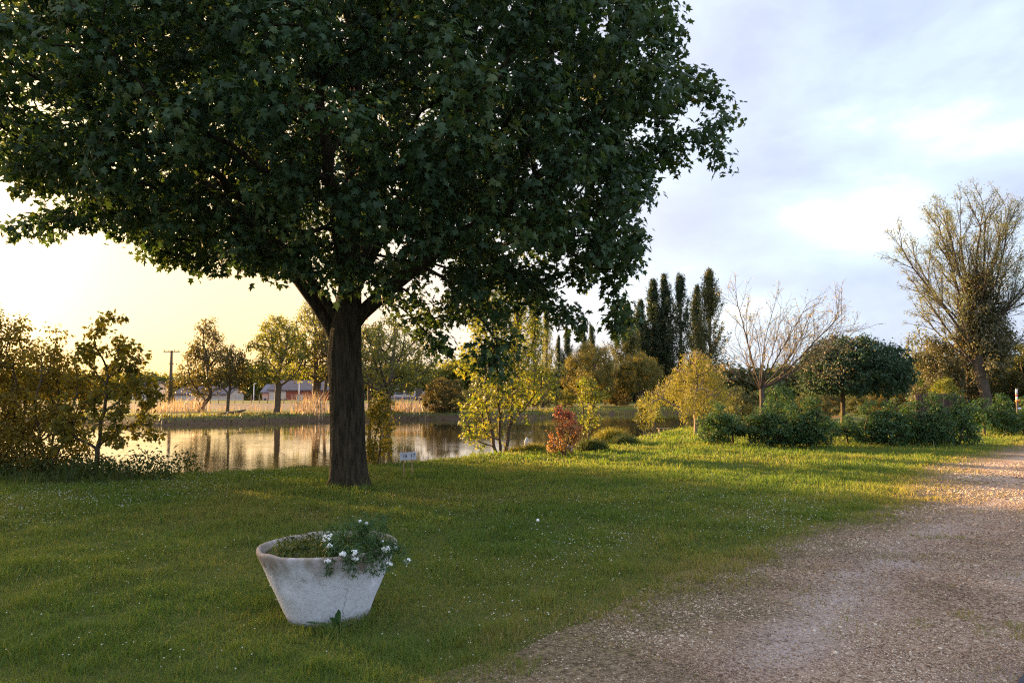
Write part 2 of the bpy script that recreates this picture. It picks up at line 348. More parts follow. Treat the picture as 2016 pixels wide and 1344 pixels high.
# gravel path and tarmac
def gravel_mat():
    m, t, o = new_mat('gravel'); p = node(t, 'ShaderNodeBsdfPrincipled'); p.inputs['Roughness'].default_value = .95; p.inputs['Specular IOR Level'].default_value = .15
    tc = node(t, 'ShaderNodeTexCoord'); P = tc.outputs['Object']
    v = node(t, 'ShaderNodeTexVoronoi', i_Scale=55.0); t.links.new(P, v.inputs['Vector'])
    v2 = node(t, 'ShaderNodeTexNoise', i_Scale=28.0, i_Detail=6.0, i_Roughness=.75); n1 = node(t, 'ShaderNodeTexNoise', i_Scale=.9, i_Detail=6.0, i_Roughness=.62)
    t.links.new(P, v2.inputs['Vector']); t.links.new(P, n1.inputs['Vector'])
    base = ramp(t, v2.outputs[0], [(.38, (.06, .034, .019)), (.5, (.19, .115, .070)), (.62, (.40, .285, .20))])
    chip = mixc(t, mth(t, 'GREATER_THAN', mth(t, 'FRACT', mth(t, 'MULTIPLY', v.outputs['Color'], 1.0)), .55), base, (.44, .32, .235))
    worn = mixc(t, ramp(t, n1.outputs[0], [(.48, (0.,) * 3), (.66, (1.,) * 3)]), base, (.32, .225, .165))
    a = node(t, 'ShaderNodeAttribute'); a.attribute_name = 'edge'
    ed = mth(t, 'ADD', a.outputs['Fac'], mth(t, 'MULTIPLY', mth(t, 'SUBTRACT', n1.outputs[0], .5), 1.8))
    c = mixc(t, .42, chip, worn)
    def trk(c0, w): return mth(t, 'EXPONENT', mth(t, 'MULTIPLY', mth(t, 'POWER', mth(t, 'DIVIDE', mth(t, 'SUBTRACT', a.outputs['Fac'], c0), w), 2.0), -1.0))
    tk = mth(t, 'ADD', trk(.95, .28), trk(2.25, .25))
    n5 = node(t, 'ShaderNodeTexNoise', i_Scale=.7, i_Detail=3.0); t.links.new(P, n5.inputs['Vector'])
    tk = mth(t, 'MULTIPLY', tk, ramp(t, n5.outputs[0], [(.38, (.15,) * 3), (.6, (1.,) * 3)]))
    c = mixc(t, mth(t, 'MULTIPLY', tk, .75), c, mixc(t, v2.outputs[0], (.22, .165, .14), (.56, .48, .44)))
    c = mixc(t, mth(t, 'MULTIPLY', ramp(t, n1.outputs[0], [(.30, (1.,) * 3), (.46, (0.,) * 3)]), .6), c, (.075, .045, .028))
    c = mixc(t, ramp(t, ed, [(.15, (.95,) * 3), (1.25, (0.,) * 3)]), c, ramp(t, v2.outputs[0], [(.36, (.045, .034, .018)), (.5, (.13, .10, .052)), (.64, (.27, .21, .12))]))
    t.links.new(c, p.inputs['Base Color'])
    b = node(t, 'ShaderNodeBump', i_Strength=.9, i_Distance=.012); t.links.new(mth(t, 'ADD', v2.outputs[0], v.outputs['Distance']), b.inputs['Height']); t.links.new(b.outputs[0], p.inputs['Normal'])
    t.links.new(p.outputs[0], o.inputs[0]); return m
def strip(name, lf, rf, z, mat, nu=14, ys=None, wob=(.16, .0), under=0.):
    ys = np.concatenate([np.arange(-3.4, 26, .09), np.arange(26, 80, .6)]) if ys is None else ys
    L = lf(ys) + wob[0] * 2 * (vn(ys, ys * 0, .55, 5) - .5) + wob[0] * 1.6 * (vn(ys, ys * 0, .17, 6) - .5); L = L - under; Rr = rf(ys) + wob[1] * 2 * (vn(ys, ys * 0, .4, 8) - .5)
    u = np.linspace(0, 1, nu)[None] ** 1.5
    XX = L[:, None] * (1 - u) + Rr[:, None] * u; YY = np.repeat(ys[:, None], nu, 1)
    ZZ = gz(XX, YY) + z
    e = (XX - L[:, None]) * .75 - under * .7
    V = np.stack([XX, YY, ZZ], -1).reshape(-1, 3)
    i = (np.arange(len(ys) - 1)[:, None] * nu + np.arange(nu - 1)[None]).ravel()
    return mesh_np(name, V, [np.stack([i, i + 1, i + nu + 1, i + nu], -1)], mat, smooth=True, attrs={'edge': e.ravel()})
tag(strip('gravel_path', path_l, lambda y: path_r(y) + .25, .012, gravel_mat(), under=.35), 'pale gravel drive curving away beside the lawn', kind='structure')
asph = plain('tarmac', (.06, .062, .075), (.035, .036, .045), .85, 90, .6)
tag(strip('road', path_r, lambda y: path_r(y) + 6.5, .030, asph, wob=(.05, 0)), 'strip of dark tarmac at the edge of the gravel', kind='structure')

# ------------------------------------------------------------ trees
LT = {}
_p = [(0, 0), (.40, .10), (.24, .30), (.50, .60), (.20, .56), (0, 1.0), (-.20, .56), (-.50, .60), (-.24, .30), (-.40, .10)]
LT['maple'] = (np.array([(0, .36, .05)] + [(x, y, -.10 * abs(x) * 2 - .08 * y) for x, y in _p]), np.array([(0, i + 1, (i + 1) % 10 + 1) for i in range(10)]))
LT['diamond'] = (np.array([(0, 0, 0), (.30, .45, -.06), (0, 1, -.05), (-.30, .45, -.06)]), np.array([(0, 1, 2), (0, 2, 3)]))
LT['slim'] = (np.array([(0, 0, 0), (.13, .4, 0), (0, 1, -.05), (-.13, .4, 0)]), np.array([(0, 1, 2), (0, 2, 3)]))
LT['tri'] = (np.array([(-.35, 0, 0), (.35, .1, 0), (0, 1, 0)]), np.array([(0, 1, 2)]))
LT['palm'] = (np.array([(0, 0, 0), (.16, .35, 0), (.55, .45, -.05), (.14, .55, 0), (0, 1, -.06), (-.14, .55, 0), (-.55, .45, -.05), (-.16, .35, 0)]), np.array([(0, 1, 7), (1, 2, 3), (1, 3, 7), (3, 5, 7), (3, 4, 5), (5, 6, 7)]))

def leaves_np(P, N, T, S, tpl, rnd):
    tv, tf = LT[tpl]
    N = unit(N); T = unit(T - N * (T * N).sum(-1, keepdims=True)); Sd = np.cross(T, N)
    V = P[:, None] + S[:, None, None] * (tv[None, :, 0:1] * Sd[:, None] + tv[None, :, 1:2] * T[:, None] + tv[None, :, 2:3] * N[:, None])
    Fc = (np.arange(len(P))[:, None, None] * len(tv) + tf[None]).reshape(-1, 3)
    return V.reshape(-1, 3), Fc, np.repeat(rnd, len(tv))

def colonize(nodes, par, A, step, kill, rng, iters=120, grav=0., wob=.12):
    nodes = [np.array(p, float) for p in nodes]; par = list(par)
    P = np.array(nodes); A = A.copy()
    d = np.full(len(A), 1e9); near = np.zeros(len(A), int)
    def upd(new0):
        nonlocal d, near
        Q = np.array(nodes[new0:]) if new0 else np.array(nodes)
        if not len(Q) or not len(A): return
        dd = np.linalg.norm(A[:, None] - Q[None], axis=2); j = dd.argmin(1); m = dd[np.arange(len(A)), j]
        b = m < d; d[b] = m[b]; near[b] = j[b] + new0
    kids = {}
    upd(0)
    for it in range(iters):
        if not len(A): break
        k = d > kill; A = A[k]; d = d[k]; near = near[k]
        if not len(A): break
        acc = {}
        for u_, n_ in zip(unit(A - np.array(nodes)[near]), near):
            if n_ in acc: acc[n_] = acc[n_] + u_
            else: acc[n_] = u_.copy()
        n0 = len(nodes); bad = []
        for n_, v in acc.items():
            kids[n_] = kids.get(n_, 0) + 1
            if kids[n_] > 3: bad.append(n_); continue
            v = v / (np.linalg.norm(v) + 1e-9)
            pv = nodes[n_] - nodes[par[n_]] if par[n_] >= 0 else np.array([0, 0, 1.])
            v = v + .35 * pv / (np.linalg.norm(pv) + 1e-9) + rng.normal(0, wob, 3) + np.array([0, 0, grav]); v /= np.linalg.norm(v) + 1e-9
            nodes.append(nodes[n_] + v * step); par.append(n_)
        if bad: m_ = ~np.isin(near, bad); A = A[m_]; d = d[m_]; near = near[m_]
        upd(n0)
        if len(nodes) > 9000: break
    return np.array(nodes), np.array(par)

def add_twigs(nodes, par, k, L, rng, up, first):
    n = len(nodes); nch = np.bincount(par[par >= 0], minlength=n)
    cnt = np.zeros(n)
    for i in range(n - 1, -1, -1):
        if nch[i] == 0: cnt[i] = 1
        if par[i] >= 0: cnt[par[i]] += cnt[i]
    N = list(nodes); Pp = list(par)
    for i in range(first, n):
        if cnt[i] > 4: continue
        d0 = nodes[i] - nodes[par[i]]; d0 = d0 / (np.linalg.norm(d0) + 1e-9)
        for _ in range(k):
            d = d0 * .8 + rng.normal(0, .55, 3) + np.array([0, 0, up]); d /= np.linalg.norm(d); q = i; l = L * rng.uniform(.35, .75)
            for _ in range(2):
                N.append(N[q] + d * l * .5 + rng.normal(0, .05 * l, 3)); Pp.append(q); q = len(N) - 1; d = d + np.array([0, 0, up * .3])
    return np.array(N), np.array(Pp)

def skeleton(nodes, par, r0, rmin, p=2.3, smooth=1, emax=.62):
    n = len(nodes); ch = [[] for _ in range(n)]
    for i in range(n):
        if par[i] >= 0: ch[par[i]].append(i)
    P = nodes.copy()
    for _ in range(smooth):
        Q = P.copy()
        for i in range(n):
            if par[i] >= 0 and ch[i]:
                Q[i] = .5 * P[i] + .25 * P[par[i]] + .25 * P[ch[i]].mean(0)
        P = Q
    tips = np.zeros(n)
    for i in range(n - 1, -1, -1):
        if not ch[i]: tips[i] = 1
        if par[i] >= 0: tips[par[i]] += tips[i]
    e = min(math.log(r0 / rmin) / math.log(max(tips[0], 3)), emax)
    r = r0 * (tips / tips[0]) ** e
    return P, ch, tips, r

def branch_mesh(P, par, ch, tips, r, name, mat, parent, flare=None, minr=0., big=10, flh=.18):
    Vs, Fs, off = [], [], 0
    starts = [0]
    seen = 0
    stack = [(0, None)]
    while stack:
        s, pr = stack.pop()
        chain = [] if pr is None else [pr]
        i = s
        while True:
            chain.append(i)
            if not ch[i]: break
            c = sorted(ch[i], key=lambda k: -tips[k])
            for k in c[1:]:
                if r[k] >= minr: stack.append((k, i))
            i = c[0]
        if len(chain) < 2: continue
        pts = P[chain]; rr = r[chain].copy()
        if pr is not None: rr[0] = min(rr[0], rr[1] * 1.25)
        if flare and pr is None:
            h = pts[:, 2] - pts[0, 2]; rr = rr * (1 + flare * np.exp(-h / flh))
        nn = 40 if (flare and pr is None and rr.max() > .2) else big if rr.max() > .12 else (6 if rr.max() > .03 else 4)
        if rr.max() < .008 * 1: nn = 3
        V, Fq = tube_np(pts, rr, nn); 
        if flare and pr is None and rr.max() > .2:
            W3 = V.reshape(len(pts), nn, 3); hh = (W3[:, :, 2] - pts[0, 2]); aa = np.arctan2(W3[:, :, 1] - pts[:, None, 1], W3[:, :, 0] - pts[:, None, 0])
            kx = 1 + .20 * np.exp(-hh / .22) * np.cos(5 * aa + .6 + .8 * np.cos(aa)) + .05 * (vn(aa * 3, hh * 2.2, 1, 91) - .5) * 2 + .03 * np.cos(9 * aa + 2 * hh)
            V = (pts[:, None] + (W3 - pts[:, None]) * np.stack([kx, kx, 1 + 0 * kx], -1)).reshape(-1, 3)
        Vs.append(V); Fs.append(Fq + off); off += len(V)
    return mesh_np(name, np.concatenate(Vs), [np.concatenate(Fs)], mat, parent, smooth=True)

def prof_points(n, prof, rng, ry=1.0, shell=.6, gap=0., cy=0):
    """prof: rows (z, r_left, r_right); points inside the surface of that profile"""
    prof = np.array(prof, float); out = []
    zs = prof[:, 0]; area = np.interp(np.linspace(zs[0], zs[-1], 200), zs, (prof[:, 1] + prof[:, 2]) ** 1.5); cdf = np.cumsum(area); cdf /= cdf[-1]
    while sum(map(len, out)) < n:
        z = np.interp(rng.random(n), cdf, np.linspace(zs[0], zs[-1], 200)); a = rng.random(n) * 2 * np.pi
        rl = np.interp(z, zs, prof[:, 1]); rr = np.interp(z, zs, prof[:, 2]); w = (1 + np.cos(a)) / 2
        r = (rl * (1 - w) + rr * w) * rng.random(n) ** shell
        x = r * np.cos(a); y = r * np.sin(a) * ry + cy
        k = np.ones(n, bool)
        if gap: k = vn(x + z * .7, y + z * 1.3, gap[0] if isinstance(gap, tuple) else .9, 11) > (gap[1] if isinstance(gap, tuple) else gap)
        out.append(np.stack([x, y, z], -1)[k])
    return np.concatenate(out)[:n]

def leaf_cloud(C, per, rc, size, tpl, rng, up=.5, droop=.4, centre=None, hang=0., flat=1.0, rnd_fn=None):
    """leaves scattered round cluster centres C, facing outwards and up, tips drooping"""
    k = len(C); n = k * per
    Cc = np.repeat(C, per, 0); o = rng.normal(0, 1, (n, 3)); o = unit(o) * (rng.random((n, 1)) ** .45) * rc; o[:, 2] *= flat
    P = Cc + o
    if hang: P[:, 2] -= hang * rng.random(n) ** 1.2
    out = unit(o); 
    N = out * .8 + np.array([0, 0, up]) + rng.normal(0, .35, (n, 3))
    T = out + rng.normal(0, .5, (n, 3)) + np.array([0, 0, -droop])
    S = size * rng.uniform(.6, 1.25, n)
    crn = np.repeat(rng.random(k), per)
    rnd = np.clip(.55 * crn + .45 * rng.random(n), 0, 1)
    if rnd_fn is not None: rnd = rnd_fn(P, rnd)
    return leaves_np(P, N, T, S, tpl, rnd)

def tree(name, loc, label, cat, prof, seed, trunk_h=1., r0=.1, mat='fargreen', bark='bark', natt=260, step=.3, kill=.35, per=18, rc=.3, size=.15, tpl='diamond',
         skel=None, spar=None, ry=1., shell=.6, gap=0., hang=0., lean=(0, 0), group=None, crown_name='crown', trunk_name='trunk', rmin=.006, flare=.35, grav=0., up=.5, droop=.4,
         leaf_tips=3, minr=0., flat=1., rnd_fn=None, pw=2.3, wob=.12, stems=1, cy=0, smooth=2, extra=None, twigs=2, twl=1.6, emax=.62, flh=.18, reject=None):
    rng = np.random.default_rng(seed)
    root = empty(name, loc, label, cat, group)
    A = prof_points(natt, prof, rng, ry, shell, gap, cy)
    if reject is not None: A = A[~reject(A)]
    if extra is not None: A = np.concatenate([A, extra])
    if skel is None:
        if stems == 1:
            k = max(2, int(trunk_h / step)); t = np.linspace(0, 1, k + 1)
            skel = np.stack([lean[0] * t ** 1.3, lean[1] * t, -.08 + (trunk_h + .08) * t], -1) + np.concatenate([[[0, 0, 0]], rng.normal(0, .012 * trunk_h, (k, 3)) * [1, 1, 0]])
            spar = list(range(-1, k))
        else:
            skel = [np.array([0, 0, -.1])]; spar = [-1]
            for s in range(stems):
                a = s * 2 * math.pi / stems + rng.random(); q = np.array([math.cos(a) * .25, math.sin(a) * .25, 1.]) ; pi_ = 0
                for j in range(max(2, int(trunk_h / step))):
                    skel.append(skel[pi_] + (q + rng.normal(0, .1, 3)) * step); spar.append(pi_); pi_ = len(skel) - 1
            skel = np.array(skel)
    nodes, par = colonize(skel, spar, A, step, kill, rng, grav=grav, wob=wob)
    if twigs: nodes, par = add_twigs(nodes, par, twigs, step * twl, rng, max(grav, 0) + .1, len(skel))
    P, ch, tips, r = skeleton(nodes, par, r0, rmin, pw, smooth, emax)
    branch_mesh(P, par, ch, tips, r, trunk_name, M[bark], root, flare, minr, flh=flh)
    sel = (tips <= (2 if twigs else leaf_tips)); sel[:len(skel)] = False
    C = P[sel]
    V, Fc, rn = leaf_cloud(C, per, rc, size, tpl, rng, up, droop, hang=hang, flat=flat, rnd_fn=rnd_fn)
    mesh_np(crown_name, V, [Fc], M[mat], root, {'rnd': rn})
    return root

def fan_tree(name, loc, label, trunk, limbs, seed, r0, mat, bark, step=.2, ang=.55, dens=2.2, ratio=.42, levels=3, up=.25, per=2, rc=.1, size=.08, tpl='slim', rmin=.003, emax=.6, droop=.2, group=None, flare=.35, lsc=.88):
    # trunk: list of points; limbs: (trunk index, end point); straight ascending limbs that fork again and again
    rng = np.random.default_rng(seed); root = empty(name, loc, label, 'tree', group)
    N = [np.array(p, float) for p in trunk]; Pp = list(range(-1, len(trunk) - 1)); lv = [0] * len(N)
    def grow(pi, d, L, level):
        k = max(2, int(L / step)); q = pi; p = N[pi].copy(); dd = d / np.linalg.norm(d); last = rng.random()
        for i in range(k):
            dd = dd + rng.normal(0, .045, 3) + np.array([0, 0, up * .10]); dd /= np.linalg.norm(dd); p = p + dd * L / k
            N.append(p.copy()); Pp.append(q); q = len(N) - 1; lv.append(level)
            u = (i + 1) / k
            if level < levels and u > (.22 if level == 1 else .12) and L > step * 1.5:
                for _ in range(rng.poisson(dens * L / k / (.55 * 2 ** (1 - level)))):
                    a = rng.random() * 6.28; o = np.cross(dd, [math.cos(a), math.sin(a), .3]); o /= np.linalg.norm(o) + 1e-9
                    grow(q, dd * math.cos(ang) + o * math.sin(ang) * rng.uniform(.7, 1.2) + np.array([0, 0, up * .5]), L * ratio * (1.25 - .7 * u) * rng.uniform(.6, 1.2), level + 1)
    for ti, end in limbs:
        e = np.array(end, float) - N[ti]; L = np.linalg.norm(e); grow(ti, e / L + np.array([0, 0, -up * .45]), L * lsc, 1)
    n0 = np.array(N); P, ch, tips, r = skeleton(n0, np.array(Pp), r0, rmin, 2.3, 1, emax)
    branch_mesh(P, np.array(Pp), ch, tips, r, 'trunk', M[bark], root, flare)
    C = P[(np.array(lv) >= levels - 1) & (tips <= 4)]
    if len(C) > 16000: C = C[rng.permutation(len(C))[:16000]]
    V, Fc, rn = leaf_cloud(C, per, rc, size, tpl, rng, .3, droop); mesh_np('crown', V, [Fc], M[mat], root, {'rnd': rn})
    print(name, len(N)); return root

def copy_tree(root, loc, label, rz=0., sc=(1, 1, 1), group=None):
    c = root.copy(); COL.objects.link(c); c.location = loc; c.rotation_euler[2] = rz; c.scale = sc; c['label'] = label
    if group: c['group'] = group
    for o in [o for o in COL.objects if o.parent == root]:
        k = o.copy(); k.parent = c; COL.objects.link(k)
    return c

# --- the big maple
TX, TY = X(690, 12.6), 12.6
def build_maple():
    sk = [(0, 0, -.15), (0, 0, .12), (-.01, 0, .55), (-.03, 0, 1.1), (-.05, 0, 1.7), (-.07, 0, 2.2), (-.09, 0, 2.6)]; sp = [-1, 0, 1, 2, 3, 4, 5]
    def limb(par, pts):
        for p in pts: sk.append(p); sp.append(par); par = len(sk) - 1
        return par
    c = limb(6, [(-.08, .02, 3.0), (-.06, .03, 3.5), (-.04, .0, 4.1), (0, -.05, 4.7), (.05, 0, 5.3), (.0, .05, 6.), (.05, 0, 6.7)])
    limb(5, [(-.34, .05, 2.75), (-.62, .1, 3.1), (-.92, .15, 3.5), (-1.25, .2, 3.95), (-1.6, .3, 4.35), (-2.1, .3, 4.7)])
    limb(6, [(-.35, -.1, 3.1), (-.62, -.2, 3.45), (-.95, -.35, 3.9), (-1.35, -.5, 4.4)])
    limb(6, [(.16, .0, 2.95), (.42, -.05, 3.22), (.75, -.1, 3.5), (1.15, -.2, 3.8), (1.6, -.3, 4.1), (2.2, -.3, 4.4)])
    limb(7, [(.10, .1, 3.4), (.30, .2, 3.9), (.5, .35, 4.5), (.75, .5, 5.1)])
    limb(7, [(-.02, -.4, 3.4), (.02, -.9, 3.8), (.1, -1.5, 4.2), (.2, -2.2, 4.5)])
    limb(8, [(0, .5, 3.8), (.0, 1.1, 4.2), (-.1, 1.8, 4.6)])
    rng = np.random.default_rng(5)
    prof = [(2.95, .2, 2.6), (3.3, 1.2, 4.3), (3.7, 2.8, 4.9), (4.2, 4.1, 5.0), (4.8, 5.2, 5.05), (5.4, 5.7, 5.3), (6.0, 5.9, 5.5), (6.7, 5.9, 5.8), (7.3, 5.5, 5.7), (8.1, 5.1, 5.3), (8.8, 4.3, 4.3), (9.6, 3.0, 3.0), (10.2, 1.4, 1.4)]
    extra = rng.normal(0, 1, (90, 3)) * (.35, .35, .3) + np.repeat(np.array([(6.2, .1, 6.95), (2.6, -.5, 2.6), (4.0, .3, 2.9), (-5.4, .2, 4.6), (5.8, -.1, 5.9), (1.3, .6, 2.75)]), 15, 0)
    tree('maple_tree', (TX, TY, g1(TX, TY)), 'large dark green maple on a thick trunk, its spreading crown filling the upper left', 'tree', prof, 5, r0=.285, mat='maple', bark='bark_maple',
         natt=3600, step=.26, kill=.29, per=33, rc=.31, size=.128, emax=.47, flh=.30, reject=lambda A: ((np.hypot(A[:, 0], A[:, 1]) < 1.7) & (A[:, 2] < 4.75)) | ((A[:, 1] > .5) & (A[:, 2] < 3.9) & (A[:, 0] < 1.5)), tpl='maple', skel=sk, spar=sp, ry=.92, shell=.40, gap=(1.1, .14), leaf_tips=5, rmin=.006, up=.35, twigs=0, droop=.7, flare=.42, pw=2.15, grav=-.02, extra=extra)
build_maple()

# --- left bushes and young tree on the near bank
def place(px, Y): 
    x = X(px, Y); return (x, Y, g1(x, Y))
def rel(py, Y, z0): return Z(py, Y) - z0
for i, (px, Y, top, hw, lab) in enumerate([(-70, 14.6, 560, 1.1, 'tall leafy shrub cut off by the left edge of the photo'), (28, 15.2, 625, 1.0, 'broad sunlit shrub standing left of the pond, between the edge shrub and the rounder one'),
                                          (105, 14.8, 655, .85, 'rounded dense shrub immediately left of the slim young pond-side tree')]):
    l = place(px, Y); h = rel(top, Y, l[2])
    tree('shrub', l, lab, 'shrub', [(.15, hw * .7, hw * .7), (h * .35, hw, hw), (h * .7, hw * .75, hw * .75), (h, .12, .12)], 20 + i, trunk_h=.5, r0=.06, mat='bush', natt=520, step=.16, kill=.16, per=7, rc=.15, size=.08,
         tpl='diamond', shell=.5, stems=5, rmin=.004, grav=.05, group='shrubs at the left of the pond', crown_name='foliage', trunk_name='stems', gap=(.45, .40), leaf_tips=4)
l = place(196, 14.6); h = rel(612, 14.6, l[2])
tree('young_tree', l, 'slim young maple with open branches growing beside the left shrubs', 'tree', [(.6, .6, 1.1), (1.0, .9, 1.2), (1.7, .75, 1.15), (2.3, .3, .95), (2.8, .0, .78), (h, -.35, .66)], 31, trunk_h=.75, r0=.05, mat='young', natt=190, step=.17, kill=.2,
     per=5, rc=.12, size=.10, tpl='maple', shell=.5, gap=(.5, .36), rmin=.005, grav=.1, lean=(.04, 0), leaf_tips=3)

# --- far bank trees
FB = [(397, 62, 632, 812, [(.18, .35, .5), (.3, 1., .35), (.45, .95, .6), (.65, .55, .75), (.85, .1, .75), (1., -.15, .45)], 'bark', 'brownish', (.9, 0), .18, 'leaning bronze-leaved tree on the far bank, nearest the utility pole'),
      (450, 60, 683, 810, [(.3, .5, .5), (.5, .95, 1.05), (.75, .75, .9), (1., .2, .3)], 'bark', 'brownish', (.1, 0), .12, 'small low vase-shaped tree on the far bank, right of the leaning bronze-leaved tree'),
      (548, 60, 620, 811, [(.28, .5, .5), (.45, .95, .95), (.7, .9, .95), (.9, .5, .6), (1., .15, .2)], 'bark', 'fargreen', (0, 0), .24, 'round green tree on the far bank in front of the red-brown barn'),
      (624, 64, 585, 808, [(.25, .6, .6), (.45, 1., 1.), (.7, .8, .8), (.9, .5, .5), (1., .2, .2)], 'bark', 'fargreen', (0, 0), .34, 'tall thick-trunked tree on the far bank just left of the maple trunk'),
      (638, 61, 640, 810, [(.4, .3, .6), (.7, .4, .8), (1., .2, .2)], 'bark', 'brownish', (.2, 0), .13, 'thin-stemmed tree on the far bank, close beside the tall thick-trunked tree'),
      (729, 63, 640, 812, [(.35, .4, .5), (.6, .6, .8), (1., .3, .3)], 'bark', 'brownish', (0, 0), .16, 'slim tree on the far bank seen just right of the maple trunk'),
      (762, 59, 628, 815, [(.18, .35, .5), (.35, .9, 1.1), (.6, 1., 1.1), (.85, .7, .8), (1., .2, .3)], 'bark_grey', 'fargreen', (0, 0), .34, 'wide many-branched tree on the far bank with low splayed limbs')]
for i, (px, Y, top, base, pr, bk, mt, ln, r0, lab) in enumerate(FB):
    l = place(px, Y); h = rel(top, Y, l[2]); wpx = [52, 42, 65, 68, 45, 50, 88][i]; w = wpx / F * Y
    prof = [(z * h, max(a * w, .05), b * w) for z, a, b in pr]
    lx = (.9 if i == 0 else 0)
    tree('bank_tree', l, lab, 'tree', prof, 40 + i, trunk_h=h * pr[0][0] * .95, r0=r0, mat=mt, bark=bk, natt=int(420 if i not in (4, 5) else 180), step=.36, kill=.40, per=7 if i not in (3, 6) else 5, rc=.34, size=.19,
         shell=.5, lean=ln, group='trees on the far bank of the pond', rmin=.014, grav=.06, gap=(1.1, .26), up=.4, leaf_tips=3)

# --- yellow-green tree by the water, and its neighbours
l = place(985, 20.6)
tree('field_maple', l, 'airy yellow-green tree at the water edge right of the pond reflections', 'tree', [(.42, .75, .1), (.8, 1.05, .2), (1.2, 1.2, .6), (1.55, 1.3, 1.4), (2.1, 1.2, 1.7), (2.8, 1.1, 1.5), (3.4, 1.1, 1.3), (4.1, 1.1, 1.2), (4.9, .9, .8), (5.3, .3, .2)], 61, trunk_h=.65, r0=.075, mat='yellow', natt=560, step=.2, kill=.23,
     per=5, rc=.17, size=.12, tpl='palm', shell=.55, gap=(.6, .42), rmin=.006, stems=3, leaf_tips=3, lean=(.1, 0))
l = place(742, 17.2)
tree('sapling', l, 'low leafy sapling at the water edge touching the right side of the maple trunk', 'shrub', [(.25, .25, .3), (.7, .3, .4), (1.2, .2, .35), (1.75, .05, .35)], 62, trunk_h=.3, r0=.03, mat='young', natt=150, step=.12, kill=.13, per=6, rc=.12, size=.085,
     stems=4, rmin=.004, crown_name='foliage', trunk_name='stems', gap=(.3, .3))
l = place(1152, 22.3)
tree('sapling', l, 'bright yellow-green sapling rising behind the red maple shrub', 'shrub', [(.45, .3, .25), (.8, .35, .4), (1.3, .3, .62), (1.7, .15, .6), (2.0, .05, .55)], 63, trunk_h=.4, r0=.035, mat='yellow', natt=150, step=.14, kill=.16, per=5, rc=.14, size=.10,
     stems=3, rmin=.005, crown_name='foliage', trunk_name='stems', gap=(.35, .36), tpl='palm')
l = place(1108, 18.9)
tree('red_maple_shrub', l, 'red and orange Japanese maple shrub growing on the lawn by the pond', 'shrub', [(.12, .40, .3), (.45, .42, .4), (.8, .36, .42), (1.0, .25, .32), (1.22, .02, .22)], 64, trunk_h=.2, r0=.035, mat='redmaple', natt=230, step=.1, kill=.11, per=5, rc=.09, size=.06,
     stems=4, rmin=.004, crown_name='foliage', trunk_name='stems', gap=(.25, .34), tpl='maple', rnd_fn=lambda P, r: np.clip((P[:, 2] - .15) / 1.35 + .6 * (r - .5), 0, 1))

# --- weeping tree, slim trees, cherry, globe tree
l = place(1368, 27.6)
ex = np.array([(-1.65, -.1, 1.15), (-1.5, 0, 1.45), (-1.2, .1, 1.75), (-.9, 0, 1.95), (1.1, 0, 1.8), (1.3, .2, 1.5), (-1.7, 0, .95)])
ex = np.repeat(ex, 6, 0) + np.random.default_rng(2).normal(0, .1, (42, 3))
tree('weeping_tree', l, 'golden weeping tree whose hanging branches arch over the lawn', 'tree', [(1.1, 1.0, 1.0), (1.6, 1.2, 1.25), (2.1, 1.1, 1.15), (2.6, .55, .9), (3.15, .1, .35)], 71, trunk_h=1.0, r0=.075, mat='weeping', bark='bark_pale', natt=300, step=.2, kill=.22,
     per=22, rc=.14, size=.085, hang=.62, tpl='slim', up=.1, droop=1.6, gap=(.5, .34), rmin=.008, extra=ex)
l = place(1268, 36); tree('slim_birch', l, 'thin white-stemmed tree standing left of the weeping tree', 'tree', [(.9, .15, .2), (1.4, .35, .45), (2.2, .3, .4), (2.6, .1, .1)], 72, trunk_h=.9, r0=.06, mat='weeping', bark='bark_pale', natt=60, step=.2, kill=.22, per=18, rc=.2, size=.12, rmin=.008)
l = place(1287, 34.5); tree('slim_tree', l, 'thin brown forked stem between the white-stemmed tree and the low dark bench', 'tree', [(.9, .1, .3), (1.4, .2, .5), (1.9, .1, .3)], 73, trunk_h=.8, r0=.045, mat='yellow', natt=40, step=.2, kill=.22, per=9, rc=.2, size=.12, rmin=.008, gap=(.5, .4))
l = place(1498, 24.0)
def rp(px, py, Y, l, dy=0.): return (X(px, Y + dy) - l[0], dy, Z(py, Y + dy) - l[2])
fan_tree('cherry_tree', l, 'nearly bare spreading tree with a few pinkish buds, behind the clipped hedge', [(0, 0, -.1), (0, 0, .4), (-.01, 0, .9), (.02, .0, 1.4), (.0, 0, 1.72)],
    [(4, rp(px, py, 24, l, dy)) for px, py, dy in ((1440, 575, -.3), (1425, 640, .5), (1422, 715, .1), (1418, 670, -.5), (1450, 610, .9), (1490, 592, .6), (1535, 580, -.4), (1580, 590, .2), (1630, 600, .7), (1678, 628, -.2), (1690, 650, .2), (1672, 680, .4), (1560, 640, -1.1), (1480, 650, -1.0), (1500, 640, 1.3), (1440, 690, -.9), (1625, 690, -.8), (1600, 660, 1.2))] + [(3, rp(1625, 655, 24, l, -.3))],
    74, .085, 'cherry', 'bark_grey', step=.14, dens=2.3, ratio=.42, ang=.72, levels=3, up=.14, per=1, rc=.05, size=.06, tpl='palm', rmin=.0028, emax=.60, lsc=.97)
l = place(1656, 27.2)
tree('globe_tree', l, 'dense dark mushroom-shaped tree on a straight trunk above the hedge', 'tree', [(1.68, 1.5, 1.95), (1.95, 1.45, 2.35), (2.5, 1.45, 2.4), (3.0, 1.2, 2.05), (3.4, .7, 1.4), (3.6, .2, .5)], 75, trunk_h=1.6, r0=.085, mat='topiary', natt=1000, step=.2, kill=.2, per=11, rc=.19, size=.105,
     tpl='diamond', shell=.35, rmin=.008, up=.3, droop=1.0, flare=.2)

